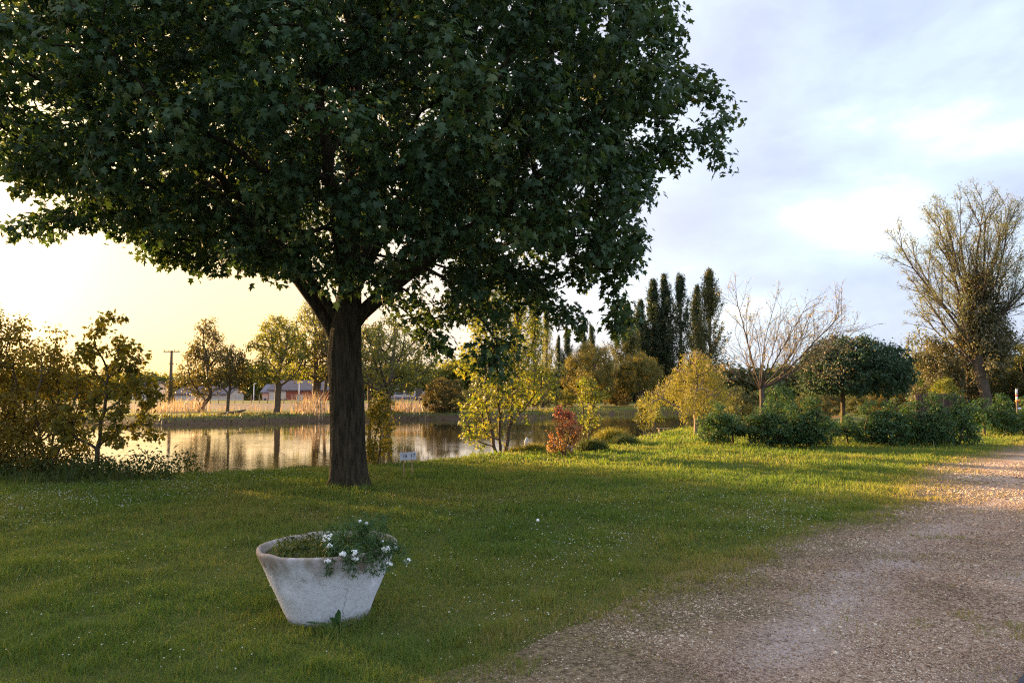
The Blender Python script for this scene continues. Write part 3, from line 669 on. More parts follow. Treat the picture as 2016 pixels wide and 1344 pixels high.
# --- tall tree at the right edge with ivy-clad trunk
l = place(1945, 40)
tk = [(0, 0, -.2), (-.05, 0, .6), (-.15, 0, 1.3), (-.3, 0, 2.), (-.45, .05, 2.8), (-.55, 0, 3.6), (-.5, 0, 4.5), (-.4, 0, 5.3)]
tg = [(1775, 560), (1770, 480), (1785, 600), (1785, 430), (1810, 400), (1845, 385), (1875, 372), (1905, 375), (1935, 350), (1975, 340), (2010, 372), (2040, 390), (2075, 430), (2110, 480), (2125, 550), (1830, 470), (1880, 450), (1950, 440), (2020, 470), (1840, 610), (2100, 620), (1850, 520), (1990, 520)]
rng = np.random.default_rng(33)
tr = fan_tree('tall_tree', l, 'very tall thinly leaved tree at the right edge with ivy round its trunk', tk, [(5 + k % 3 if py < 560 else 4 + k % 2, rp(px, py, 40, l, float(rng.uniform(-2.8, 2.8)))) for k, (px, py) in enumerate(tg)], 76, .27, 'tallr', 'bark_grey',
    step=.42, dens=1.5, ratio=.36, ang=.62, levels=3, up=.2, lsc=.84, per=5, rc=.20, size=.13, tpl='slim', rmin=.0065, emax=.62, droop=-.3)
rng = np.random.default_rng(3)
pts = prof_points(520, [(2.6, .4, .9), (3.4, 1.3, 1.5), (5.0, 1.3, 1.4), (6.8, 1.0, 1.1), (8.3, .4, .6)], rng, .8, .5, (1.0, .25)) + np.array([-.2, 0, 0])
V, Fc, rn = leaf_cloud(pts, 26, .35, .16, 'diamond', rng, droop=.9)
mesh_np('ivy', V, [Fc], M['ivy'], tr, {'rnd': rn})

# --- unseen trees added beyond the left edge on the far bank to shade the foreground
for i, (off, h) in enumerate([(-4, 18), (-.5, 18.6), (3.2, 17.2), (7., 16.2), (10.3, 15.2)]):
    s_ = (58 - .766 * off) / .643 * 1.0; x = -.766 * s_ + .643 * off; y = 58.; l = (x, y, g1(x, y)); lab = 'unseen tall round-headed tree added on the far bank to shade the foreground'
    if i == 0: otr = tree('bank_tree', l, lab, 'tree', [(4.5, 1.5, 1.5), (7, 2.6, 2.6), (11, 2.9, 2.9), (14, 1.6, 1.6), (h, .3, .3)], 77, trunk_h=4.3, r0=.3, mat='fargreen', natt=520, step=.5, kill=.5, per=8, rc=.45, size=.26, rmin=.015, group='unseen shade trees beyond the left edge', gap=(1.4, .25))
    else: copy_tree(otr, l, lab, rz=i * 1.9, sc=(1, 1, h / 15.5), group='unseen shade trees beyond the left edge')

# --- poplars
def poplar_proto(seed, h, w, mat, name, label, loc, sparse=1., bark='bark', group='tall columnar poplars'):
    rng = np.random.default_rng(seed); root = empty(name, loc, label, 'tree', group)
    N = [np.array([0, 0, -.3])]; Pp = [-1]; k = 30
    for i in range(k): N.append(np.array([rng.normal(0, .04), rng.normal(0, .04), h * .97 * (i + 1) / k])); Pp.append(i)
    C = []
    for i in range(int(115 * sparse)):
        f = rng.uniform(.06, .93); q = int(f * k) + 1; a = i * 2.4 + rng.normal(0, .3); L = min(h * rng.uniform(.12, .22), (h - h * f) * .85); wz = w * float(np.interp(f + L / h, [0, .2, .5, .78, .92, 1], [.7, .95, 1., .62, .30, .04])) * rng.uniform(.5, 1.15); b = N[q]; pr = q; m = 6
        for t in range(1, m + 1):
            u = t / m; p = b + np.array([math.cos(a) * wz * u ** .6, math.sin(a) * wz * u ** .6, L * u ** 1.15]) + rng.normal(0, .05, 3)
            N.append(p); Pp.append(pr); pr = len(N) - 1
            if u > .15: C += [p + rng.normal(0, .10, 3), p + rng.normal(0, .14, 3)]
    for i in range(int(k * .9), k + 1): C += [N[i] + rng.normal(0, .12, 3), N[i] + np.array([0, 0, .2])]
    P, ch, tips, r = skeleton(np.array(N), np.array(Pp), .30, .014, 2.3, 1)
    branch_mesh(P, np.array(Pp), ch, tips, r, 'trunk', M[bark], root, .3)
    V, Fc, rn = leaf_cloud(np.array(C), max(2, int(17 * sparse)), .30, .21, 'diamond', rng, .1, -.8, flat=1.7)
    mesh_np('crown', V, [Fc], M[mat], root, {'rnd': rn}); return root
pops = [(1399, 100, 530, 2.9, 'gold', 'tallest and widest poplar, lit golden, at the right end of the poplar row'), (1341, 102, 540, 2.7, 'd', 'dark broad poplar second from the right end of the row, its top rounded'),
        (1374, 108, 562, 1.7, 'd', 'narrow dark poplar tucked against the left side of the golden poplar'), (1310, 104, 540, 1.8, 'd', 'very slender poplar left of the broad dark one'), (1287, 104, 550, 2.1, 'd', 'slender poplar nearest the maple foliage in the row'),
        (1262, 103, 590, 1.8, 'd', 'poplar half hidden below the right edge of the maple crown'), (1234, 98, 600, 2.1, 'gold', 'brownish poplar behind the maple tips, above the round golden willow'),
        (1165, 160, 640, 1.5, 'd', 'small distant poplar, right one of the far pair above the tall willow'), (1150, 165, 650, 1.3, 'd', 'small distant poplar, left one of the far pair above the tall willow'), (1117, 160, 650, 1.6, 'd', 'distant poplar with pointed top left of the tall willow'),
        (1100, 160, 660, 1.1, 'd', 'thin distant poplar beside the pointed one left of the tall willow')]
protos = {}
for i, (px, Y, top, w, k, lab) in enumerate(pops):
    l = place(px, Y); h = rel(top, Y, l[2])
    key = k + ('w' if w > 2.3 else 'n')
    if key not in protos:
        protos[key] = (poplar_proto(80 + i, h, w, 'poplar_lit_gold' if k == 'gold' else 'poplar', 'poplar_tree', lab, l), h, w)
    else:
        p0, h0, w0 = protos[key]; s = h / h0; sw = w / w0 
        copy_tree(p0, l, lab, rz=i * 1.3, sc=(sw, sw, s), group='tall columnar poplars')
for i, (px, Y, top, w, lab) in enumerate([(1052, 88, 575, 1.7, 'thinly leaved poplar with visible pale stems behind the yellow-green tree'), (1020, 90, 590, 1.4, 'second thinly leaved poplar, left of the pale-stemmed one behind the yellow-green tree'), (1076, 92, 600, 1.2, 'narrow thin poplar right of the pale-stemmed one')]):
    l = place(px, Y); h = rel(top, Y, l[2])
    if i == 0:
        pp = poplar_proto(95, h, w, 'fargreen', 'poplar_tree', lab, l, .6, 'bark_pale', 'thin poplars')
        h0, w0 = h, w
    else: copy_tree(pp, l, lab, rz=i * 2., sc=(w / w0, w / w0, h / h0), group='thin poplars')

# --- willows and bushes beyond the pond and along the right
def blob(name, px, Y, top, base_z, hw_px, lab, mat, seed, cat='bush', group=None, fine=1., bark='bark', trunk_h=None, low=.1, natt=200, per=26, r0=None, rcf=1., sizef=1., gap=(1., .2), hang=0, minw=None, up=.5, square=.8):
    l = place(px, Y); h = rel(top, Y, l[2]); w = hw_px / F * Y
    s = max(w, h / 2); th = trunk_h if trunk_h is not None else h * .2
    tree(name, l, lab, cat, [(h * low, w * square, w * square), (h * (low + .25), w, w), (h * .6, w * .98, w * .98), (h * .82, w * .75, w * .75), (h, w * .12, w * .12)], seed, trunk_h=th, r0=r0 or max(.05, w * .07), mat=mat, bark=bark, natt=natt, step=s * .11, kill=s * .12,
         per=max(2, int(per * .6)), rc=s * .11 * rcf, size=s * .052 * sizef, shell=.45, gap=gap, rmin=s * .004, hang=hang, group=group, leaf_tips=3, up=up, crown_name='crown' if cat == 'tree' else 'foliage', trunk_name='trunk' if cat == 'tree' else 'stems')
blob('willow_tree', 1162, 84, 674, 0, 56, 'tall golden-brown willow with a pinkish trunk across the water', 'willow', 101, 'tree', 'willows beyond the pond', natt=420, per=50, low=.08, bark='bark_pale', sizef=.7, rcf=1.1, gap=(1., .12))
blob('willow_tree', 1260, 84, 695, 0, 46, 'round-headed golden willow in front of the poplars', 'willow', 102, 'tree', 'willows beyond the pond', natt=420, per=48, low=.30, sizef=.75, rcf=1.1, gap=(1., .12), trunk_h=2.2, r0=.5)
blob('bare_tree', 1190, 95, 668, 0, 30, 'hazy almost bare treetop behind the two willows', 'tallr', 103, 'tree', None, natt=260, per=3, sizef=.8, low=.3)
blob('bush', 1212, 88, 745, 0, 30, 'brown-green bush filling the gap between the two willows', 'brownish', 104, group='bushes across the pond', low=.03)
blob('bush', 1112, 82, 765, 0, 22, 'small grey-green round bush at the foot of the tall willow', 'fargreen', 105, group='bushes across the pond', low=.03)
blob('bush', 1325, 86, 760, 0, 40, 'dark bush behind the hanging branches of the weeping tree', 'darkbush', 106, group='bushes across the pond', low=.03)
blob('bush', 872, 61, 742, 0, 42, 'brown-green bush overhanging the far water edge right of the splayed tree', 'brownish', 107, group='bushes across the pond', low=.02, natt=300, per=34)
blob('bush', 930, 66, 760, 0, 40, 'dark bush on the far bank left of the yellow-green tree', 'darkbush', 108, group='bushes across the pond', low=.02)
blob('bush', 1000, 74, 745, 0, 48, 'dark bush on the far bank directly behind the yellow-green tree', 'darkbush', 109, group='bushes across the pond', low=.02)
blob('bush', 1068, 80, 735, 0, 40, 'dark bush on the far bank right behind the yellow-green tree', 'darkbush', 110, group='bushes across the pond', low=.02)
MID = [(1385, 62, 748, 40, 'dark shrub behind the crown of the weeping tree', 'darkbush'), (1455, 50, 755, 42, 'dark shrub behind the left part of the bare tree', 'darkbush'), (1525, 46, 742, 42, 'rounded shrub directly behind the bare tree trunk', 'hedge'), (1590, 52, 760, 40, 'shrub below the left side of the globe tree', 'darkbush'),
       (1625, 60, 770, 30, 'low shrub just left of the globe tree trunk', 'brownish'), (1700, 55, 768, 36, 'low shrub right of the globe tree trunk', 'darkbush'), (1745, 48, 757, 38, 'shrub under the right side of the globe tree', 'brownish'),
       (1822, 44, 695, 28, 'green bush between the globe tree and the tall tree', 'hedge'), (1840, 42, 662, 46, 'bushy brown-green tree left of the ivy-clad trunk', 'ivy'), (1900, 44, 645, 50, 'brown-leaved thicket beneath the tall tree', 'ivy'), (1985, 42, 662, 52, 'bushy green tree right of the ivy-clad trunk', 'darkbush'), (2060, 40, 660, 60, 'dark bushy tree at the right edge of the photo', 'darkbush'),
       (1860, 37, 742, 26, 'small yellow-lit bush beneath the thicket', 'yellow')]
for i, (px, Y, top, hw, lab, mt) in enumerate(MID):
    blob('bush', px, Y, top, 0, hw, lab, mt, 120 + i, group='bushes behind the hedge', low=.02, natt=220 if i < 7 else 330, per=26, square=.95)
blob('grey_tree', 1812, 50, 640, 0, 34, 'thin grey-green treetop at the left foot of the tall tree', 'fargreen', 140, 'tree', None, natt=260, per=7, low=.4, sizef=.9)

# --- clipped hedge plants
HG = 'hedge plants along the edge of the lawn'
def hedge_plant(loc, h, w, seed, lab, dense=True):
    return tree('hedge_plant', loc, lab, 'hedge plant', [(.10 if dense else .35, w * .85, w * .85), (h * .35, w, w), (h * .7, w * .8, w * .8), (h, w * .15, w * .15)], seed, trunk_h=.25 if dense else .45, r0=.035, mat='hedge', natt=340 if dense else 150, step=.13, kill=.13,
                per=9, rc=.14, size=.075, tpl='diamond', stems=4 if dense else 1, rmin=.005, group=HG, crown_name='foliage', trunk_name='stems', gap=(.35, .25), flat=.6, up=1.0, wob=.16)
HP = [(1408, 22.6, 788, .55, 1, 'dark hedge plant at the left end of the hedge, beside the weeping tree'), (1440, 23.0, 815, .34, 0, 'thin gappy hedge plant second from the left end'), (1474, 22.5, 805, .40, 0, 'loose hedge plant just left of the bare tree trunk'),
      (1515, 22.0, 786, .55, 1, 'full hedge plant touching the right side of the bare tree trunk'), (1556, 22.1, 792, .48, 1, 'low full hedge plant, second right of the bare tree trunk'), (1594, 22.0, 782, .52, 1, 'tall full hedge plant under the left side of the globe tree'),
      (1632, 22.6, 812, .34, 0, 'thin hedge plant left of the globe tree trunk'), (1664, 22.8, 818, .32, 0, 'thinnest hedge plant, in front of the globe tree trunk'), (1708, 22.2, 788, .46, 1, 'leafy hedge plant right of the globe tree trunk'),
      (1750, 22.0, 783, .56, 1, 'wide hedge plant below the right end of the globe tree'), (1795, 22.3, 786, .46, 1, 'hedge plant in front of the left end of the brushwood fence'), (1835, 22.0, 772, .46, 1, 'tall dense hedge plant near the right end of the front hedge'),
      (1880, 22.4, 768, .52, 1, 'tallest dark hedge plant ending the front hedge before the gap'), (1932, 27.5, 785, .45, 0, 'first plant of the hedge beyond the gap, with lit grass under it'), (1970, 27.8, 775, .55, 1, 'dense dark plant in the middle of the hedge beyond the gap'), (2012, 28, 780, .55, 1, 'dense plant at the right edge of the photo in the hedge beyond the gap'), (2062, 28, 778, .55, 1, 'hedge plant just past the right edge of the photo')]
hp = {}
for i, (px, Y, top, w, dn, lab) in enumerate(HP):
    l = place(px, Y); h = rel(top, Y, l[2])
    key = (dn, i % 3 if dn else i % 2)
    if key not in hp: hp[key] = (hedge_plant(l, h, w, 150 + i, lab, bool(dn)), h, w)
    else:
        p0, h0, w0 = hp[key]; copy_tree(p0, l, lab, rz=i * 1.7, sc=(w / w0, w / w0, h / h0), group=HG)

# ------------------------------------------------------------ blades: grass, reeds, tussocks
def blades(P, H, Wd, rng, lean=.35, rnd=None, name='grass', mat='grass', curve=.5, parent=None):
    n = len(P); a = rng.random(n) * 2 * np.pi; d = np.stack([np.cos(a), np.sin(a), 0 * a], -1)
    b = rng.random(n) * 2 * np.pi; s = np.stack([np.cos(b), np.sin(b), 0 * b], -1)
    L = (lean * rng.random(n) * H)[:, None]; Hz = H[:, None] * np.array([0, 0, 1.]); w = Wd[:, None]
    m = P + d * L * (1 - curve) * .6 + Hz * .55; t = P + d * L * 1.25 + Hz * (1 - .15 * rng.random((n, 1)))
    V = np.stack([P - s * w * .5, P + s * w * .5, m - s * w * .4, m + s * w * .4, t], 1).reshape(-1, 3)
    i = np.arange(n)[:, None] * 5
    q = np.concatenate([i, i + 1, i + 3, i + 2], 1); tr = np.concatenate([i + 2, i + 3, i + 4], 1)
    rnd = rng.random(n) if rnd is None else rnd
    return mesh_np(name, V, [q, tr], M[mat], parent, {'rnd': np.repeat(rnd, 5)})

def lawn():
    rng = np.random.default_rng(17); Ps = []; Hs = []; Ws = []; Rs = []
    for (y0, y1, dens, w, hh) in [(2.6, 5.2, 5600, .0034, .050), (5.2, 7.5, 3900, .0042, .050), (7.5, 11, 2000, .006, .052), (11, 16, 1000, .009, .058), (16, 24, 430, .015, .065), (24, 38, 150, .026, .075)]:
        xm = .78 * y1 + 1.2; area = (y1 - y0) * 2 * xm; n = int(area * dens)
        x = rng.uniform(-xm, xm, n); y = rng.uniform(y0, y1, n)
        k = np.abs(x) < .78 * y + 1.2; x = x[k]; y = y[k]
        e = path_l(y) - x + .22 + .5 * (vn(x, y, .5, 21) - .5) + .45 * (vn(x, y, .13, 22) - .5)     # distance left of the path edge
        keep = (e > 0) & (rng.random(len(x)) < np.clip(e / .35 + .15, 0, 1)); isl = (e < 0) & (vn(x, y, .8, 25) + .5 * vn(x, y, .25, 26) > 1.12) & (rng.random(len(x)) < .55) & (x < path_r(y))
        keep2 = (e < 0) & (rng.random(len(x)) < .10 + .6 * np.exp(e / .3)) & (vn(x, y, .45, 27) + .35 * np.exp(e / .25) > .5) & (x < path_r(y))
        k = keep | isl | keep2; x = x[k]; y = y[k]; e = e[k]; isl = isl[k]
        k = pond_sd(x, y) > .35; x = x[k]; y = y[k]; e = e[k]
        # keep the planter's footprint clear
        k = np.hypot(x - PX, y - PY) > .285; x = x[k]; y = y[k]; e = e[k]
        n = len(x); tuft = vn(x, y, .35, 31) * .6 + vn(x, y, .12, 32) * .4
        H = hh * 1.2 * (.45 + 2.2 * tuft ** 2.0) * rng.uniform(.6, 1.25, n) * np.clip(.6 + e / 1.4, .55, 1)
        H *= np.where(rng.random(n) < .02, 1.9, 1.)
        r = np.clip(-.02 + .42 * vn(x, y, 1.4, 33) + .42 * rng.random(n) + .25 * np.clip(.5 - tuft, 0, 1), 0, .8)
        dry = np.clip(1 - (e + .1) / 1.15, 0, 1) * rng.random(n) ** .5
        r = np.clip(r + .62 * dry + (rng.random(n) < .04) * .3, 0, 1)
        Ps.append(np.stack([x, y, gz(x, y) - .004], -1)); Hs.append(H); Ws.append(np.full(n, w * 1.25) * rng.uniform(.6, 1.3, n)); Rs.append(r)
    P = np.concatenate(Ps); print('BLADES', len(P))
    o = blades(P, np.concatenate(Hs), np.concatenate(Ws), rng, .9, np.concatenate(Rs))
    tag(o, 'short green lawn grass with dry tufts along the gravel', 'grass', kind='stuff')
PX, PY = X(655, 5.42), 5.42
lawn()

def flowers():
    rng = np.random.default_rng(23)
    spots = []   # px, py centre, spread px, spread py, count
    for c in [(1500, 1030, 60, 25, 330), (1120, 1100, 60, 35, 150), (1220, 1060, 60, 25, 120), (60, 1000, 90, 22, 420), (180, 985, 120, 18, 330), (330, 960, 90, 14, 260), (440, 950, 80, 10, 160), (560, 935, 60, 9, 120), (1290, 985, 140, 14, 200), (1560, 1000, 60, 18, 120), (1000, 1010, 160, 30, 140), (200, 1130, 180, 60, 130), (950, 1120, 120, 50, 120), (980, 1230, 90, 40, 60), (800, 1010, 120, 20, 80), (1300, 930, 250, 12, 160), (300, 1280, 200, 40, 45)]:
        n = int(c[4] * 1.0); px = rng.normal(c[0], c[2], n); py = np.maximum(rng.normal(c[1], c[3], n), 905); spots.append(np.stack([px, py], -1))
    S = np.concatenate(spots); y = np.array([D(p) for p in S[:, 1]]); x = (S[:, 0] - 1008) / F * y
    k = (path_l(y) - x > .15) & (pond_sd(x, y) > 1.0) & (np.hypot(x - PX, y - PY) > .4) & (np.abs(x) < y); x = x[k]; y = y[k]; n = len(x)
    z = gz(x, y) + rng.uniform(.035, .075, n); r = rng.uniform(.004, .008, n) * np.clip(y / 9, .8, 1.2)
    a = np.arange(7) * 2 * np.pi / 7; ring = np.stack([np.cos(a), np.sin(a), 0 * a], -1)
    N = unit(np.stack([rng.normal(0, .35, n), rng.normal(-.25, .35, n), np.ones(n)], -1)); U = unit(np.cross(N, [0, 1, .01])); Wv = np.cross(N, U)
    C = np.stack([x, y, z], -1)
    rim = C[:, None] + r[:, None, None] * (ring[None, :, :1] * U[:, None] + ring[None, :, 1:2] * Wv[:, None])
    cen = C[:, None] + (r * .55)[:, None, None] * N[:, None]; bot = C[:, None] - np.array([0, 0, 1.]) * (z - gz(x, y))[:, None, None]
    V = np.concatenate([rim, cen], 1); i = np.arange(n)[:, None, None] * 8
    f = np.array([(j, (j + 1) % 7, 7) for j in range(7)])[None]
    o = mesh_np('daisies', V.reshape(-1, 3), [(i + f).reshape(-1, 3)], M['daisy']); tag(o, 'tiny white daisies scattered in patches over the lawn', 'flowers', kind='stuff')
flowers()

def stones():
    rng = np.random.default_rng(29); Ps = []; Ss = []
    for (y0, y1, dens, s) in [(2.8, 5, 9000, .0046), (5, 7.5, 5500, .0058), (7.5, 11, 2300, .0080), (11, 17, 700, .012)]:
        n = int((y1 - y0) * 5.2 * dens); y = rng.uniform(y0, y1, n); x = path_l(y) + rng.uniform(-.35, 5, n)
        d = x - path_l(y); k = (np.abs(x) < .76 * y + .6) & (x < path_r(y) + .12) & (rng.random(n) < np.clip(.55 + d * .7, 0, 1) * (.22 + 1.3 * vn(x, y, .7, 41) * vn(x, y, .16, 42) * 1.4))
        x = x[k]; y = y[k]; Ps.append(np.stack([x, y, gz(x, y) + .013], -1)); Ss.append(s * rng.lognormal(0, .42, len(x)))
    P = np.concatenate(Ps); S = np.concatenate(Ss); n = len(P); print('STONES', n)
    base = np.array([(1, 0, 0), (-.9, .2, 0), (0, 1, 0), (.1, -1, 0), (0, 0, .55), (0, 0, -.4)])
    V = base[None] * (1 + rng.uniform(-.35, .35, (n, 6, 3))); a = rng.random(n) * 6.28; ca, sa = np.cos(a)[:, None], np.sin(a)[:, None]
    V = np.stack([V[..., 0] * ca - V[..., 1] * sa, V[..., 0] * sa + V[..., 1] * ca, V[..., 2]], -1) * S[:, None, None] + P[:, None]
    f = np.array([(0, 2, 4), (2, 1, 4), (1, 3, 4), (3, 0, 4), (2, 0, 5), (1, 2, 5), (3, 1, 5), (0, 3, 5)])
    m, t, o = new_mat('gravel_chips'); p = node(t, 'ShaderNodeBsdfPrincipled'); p.inputs['Roughness'].default_value = .85
    at = node(t, 'ShaderNodeAttribute'); at.attribute_name = 'rnd'
    t.links.new(ramp(t, at.outputs['Fac'], [(0, (.10, .055, .032)), (.35, (.28, .185, .115)), (.75, (.48, .37, .26)), (1, (.70, .60, .49))]), p.inputs[0]); t.links.new(p.outputs[0], o.inputs[0])
    rr = np.clip(rng.random(n) * .75 + .4 * (vn(P[:, 0], P[:, 1], .6, 44) - .3), 0, 1)
    ob = mesh_np('gravel', V.reshape(-1, 3), [(np.arange(n)[:, None, None] * 6 + f[None]).reshape(-1, 3)], m, attrs={'rnd': np.repeat(rr, 6)})
    tag(ob, 'loose pale gravel chips strewn over the drive', 'gravel', kind='stuff')
stones()

def edge_plants():
    rng = np.random.default_rng(37)
    # weeds along the near bank
    def along(y_fn, x0, x1, n, spread): 
        x = rng.uniform(x0, x1, n); return x
    n = 110000; x = rng.uniform(-17, 14, n); y = rng.uniform(11.5, 40, n); s = pond_sd(x, y)
    dens = np.where(x < -6.6, 1., np.where(x < -3.6, .25, .6)) * np.where((x > 5), .35, 1)
    wid = np.where(x < -6.6, 3.3, np.where(x < -3.6, .8, 1.15))
    k = (s > -.12) & (s < wid * (.7 + .6 * vn(x, y, .8, 51))) & (rng.random(n) < dens) & ((y < 13 + 6) | (x > -3)); x = x[k]; y = y[k]; s = s[k]; n = len(x)
    big = np.where(x < -6.6, .42, np.where(x < -3.6, .16, .26)) * np.where(x > -1.9, .9, 1)
    H = big * (.35 + 1.1 * vn(x, y, .6, 52)) * rng.uniform(.5, 1.3, n)
    r = np.clip(rng.random(n) * .8 + np.where((x > -3), .25, 0), 0, 1)
    o = blades(np.stack([x, y, gz(x, y) - .01], -1), H, np.full(n, .013) * rng.uniform(.6, 1.5, n), rng, .8, r, 'bank_grass', 'weeds')
    tag(o, 'rank long grass and weeds along the near edge of the pond', 'grass', kind='stuff')
    # leafy weeds (nettles) in the left clump
    n = 1500; x = rng.uniform(-15, -6.2, n); y = rng.uniform(12.6, 16.5, n); k = (pond_sd(x, y) > 0.) & (pond_sd(x, y) < 2.3); x = x[k]; y = y[k]
    C = np.stack([x, y, gz(x, y) + rng.uniform(.05, .42, len(x)) * (.5 + .8 * vn(x, y, .7, 53))], -1)
    V, Fc, rn = leaf_cloud(C, 12, .13, .07, 'diamond', rng)
    tag(mesh_np('bank_weeds', V, [Fc], M['weeds'], None, {'rnd': rn}), 'low leafy nettle clump along the bank under the left shrubs', 'weeds', kind='stuff')
    # far bank: rough grass plus dry reeds
    n = 60000; x = rng.uniform(-45, 4, n); y = rng.uniform(45, 76, n); s = pond_sd(x, y); k = (s > -.1) & (s < 6.5) & (rng.random(n) < np.where(s < 1.8, .35, np.clip(1.25 - s / 5, .1, 1))); x = x[k]; y = y[k]; s = s[k]; n = len(x)
    H = .24 * (.4 + 1.2 * vn(x, y, 2.2, 54)) * rng.uniform(.5, 1.3, n) * np.where(s < 2.5, 1., .5)
    tag(blades(np.stack([x, y, gz(x, y) - .02], -1), H, np.full(n, .05) * rng.uniform(.6, 1.5, n), rng, .8, np.clip(rng.random(n) * .9 - .35 * (s < 2.2), 0, 1), 'far_bank_grass', 'bankmix'), 'rough sunlit grass on the far bank of the pond', 'grass', kind='stuff')
    cl = [(310, 60, 26, 260, .8), (350, 61, 20, 260, 1.35), (392, 62, 9, 190, 1.5), (460, 63, 40, 40, .9), (600, 57, 13, 230, 1.8), (628, 57, 9, 190, 2.1), (775, 60, 22, 260, 1.2), (820, 60, 22, 200, 1.1), (668, 60, 15, 60, 1.2), (500, 63, 30, 30, 1.)]
    Ps, Hs = [], []
    for px, Y, sp, n, h in cl:
        pxx = rng.normal(px, sp, n); yy = Y + rng.normal(0, 1.2, n); xx = (pxx - 1008) / F * yy; k = (pond_sd(xx, yy) > .2) & (rng.random(n) < .62)
        Ps.append(np.stack([xx, yy, gz(xx, yy)], -1)[k]); Hs.append((h * rng.uniform(.45, 1.1, n))[k])
    P = np.concatenate(Ps); H = np.concatenate(Hs)
    tag(blades(P, H, np.full(len(P), .035), rng, .45, None, 'reeds', 'reed'), 'pale dry reeds standing on the far bank', 'reeds', kind='stuff')
    # small bank along the right far shore
    n = 16000; x = rng.uniform(2, 30, n); y = rng.uniform(58, 84, n); s = pond_sd(x, y); k = (s > -.1) & (s < 2.4); x = x[k]; y = y[k]; n = len(x)
    tag(blades(np.stack([x, y, gz(x, y) - .02], -1), .3 * rng.uniform(.4, 1.3, n), np.full(n, .06), rng, .8, None, 'shore_grass', 'tuss'), 'grassy rim of the shore below the willows', 'grass', kind='stuff')
edge_plants()

def tussock(px, Y, w, h, lab, mat, seed, n=1600, lf=0):
    rng = np.random.default_rng(seed); l = place(px, Y)
    a = rng.random(n) * 6.28; r = w * rng.random(n) ** .6; x = r * np.cos(a); y = r * np.sin(a) * .7
    dome = np.sqrt(np.clip(1 - (r / w) ** 2, .08, 1))
    root = empty('grass_tussock', l, lab, 'plant', 'overgrown clumps beside the red maple')
    blades(np.stack([x, y, 0 * x - .02], -1), h * dome * rng.uniform(.55, 1.15, n), np.full(n, .016), rng, .8, None, 'blades', mat, parent=root)
    if lf:
        C = np.stack([x, y, h * dome * rng.uniform(.2, .85, n)], -1)[:lf]
        V, Fc, rn = leaf_cloud(C, 10, .12, .06, 'diamond', rng); mesh_np('foliage', V, [Fc], M[mat], root, {'rnd': rn})
tussock(1165, 20.3, .45, .42, 'dark green clump close to the right side of the red maple shrub', 'weeds', 201, lf=160)
tussock(1205, 23.5, .65, .55, 'large sunlit yellow-green clump right of the yellow-green sapling', 'tuss', 202, 2600, lf=200)
tussock(1180, 25.0, .6, .62, 'clump behind the large sunlit one, nearer the water', 'tuss', 203, 2200, lf=160)
tussock(1228, 22.8, .5, .34, 'low green clump at the right end of the overgrown bank', 'weeds', 204, lf=120)
tussock(1050, 20.4, .5, .36, 'grassy clump around the foot of the white oval sign', 'tuss', 205, 1500)
tussock(1020, 20.6, .55, .36, 'grassy clump between the yellow-green tree and the white oval sign', 'tuss', 206, 1700)
tussock(1262, 34.5, .9, .40, 'flat leafy clump at the foot of the thin white-stemmed tree', 'tuss', 207, 1600, lf=140)
tussock(1340, 36, 1.2, .55, 'green clump behind the hanging branches of the weeping tree', 'weeds', 208, 1600, lf=200)
tussock(880, 18.6, .5, .18, 'small tuft of lit grass on the bank right of the number sign', 'tuss', 209, 700)
tussock(600, 15.9, .5, .17, 'small tuft of grass on the bank left of the maple trunk', 'weeds', 210, 700)

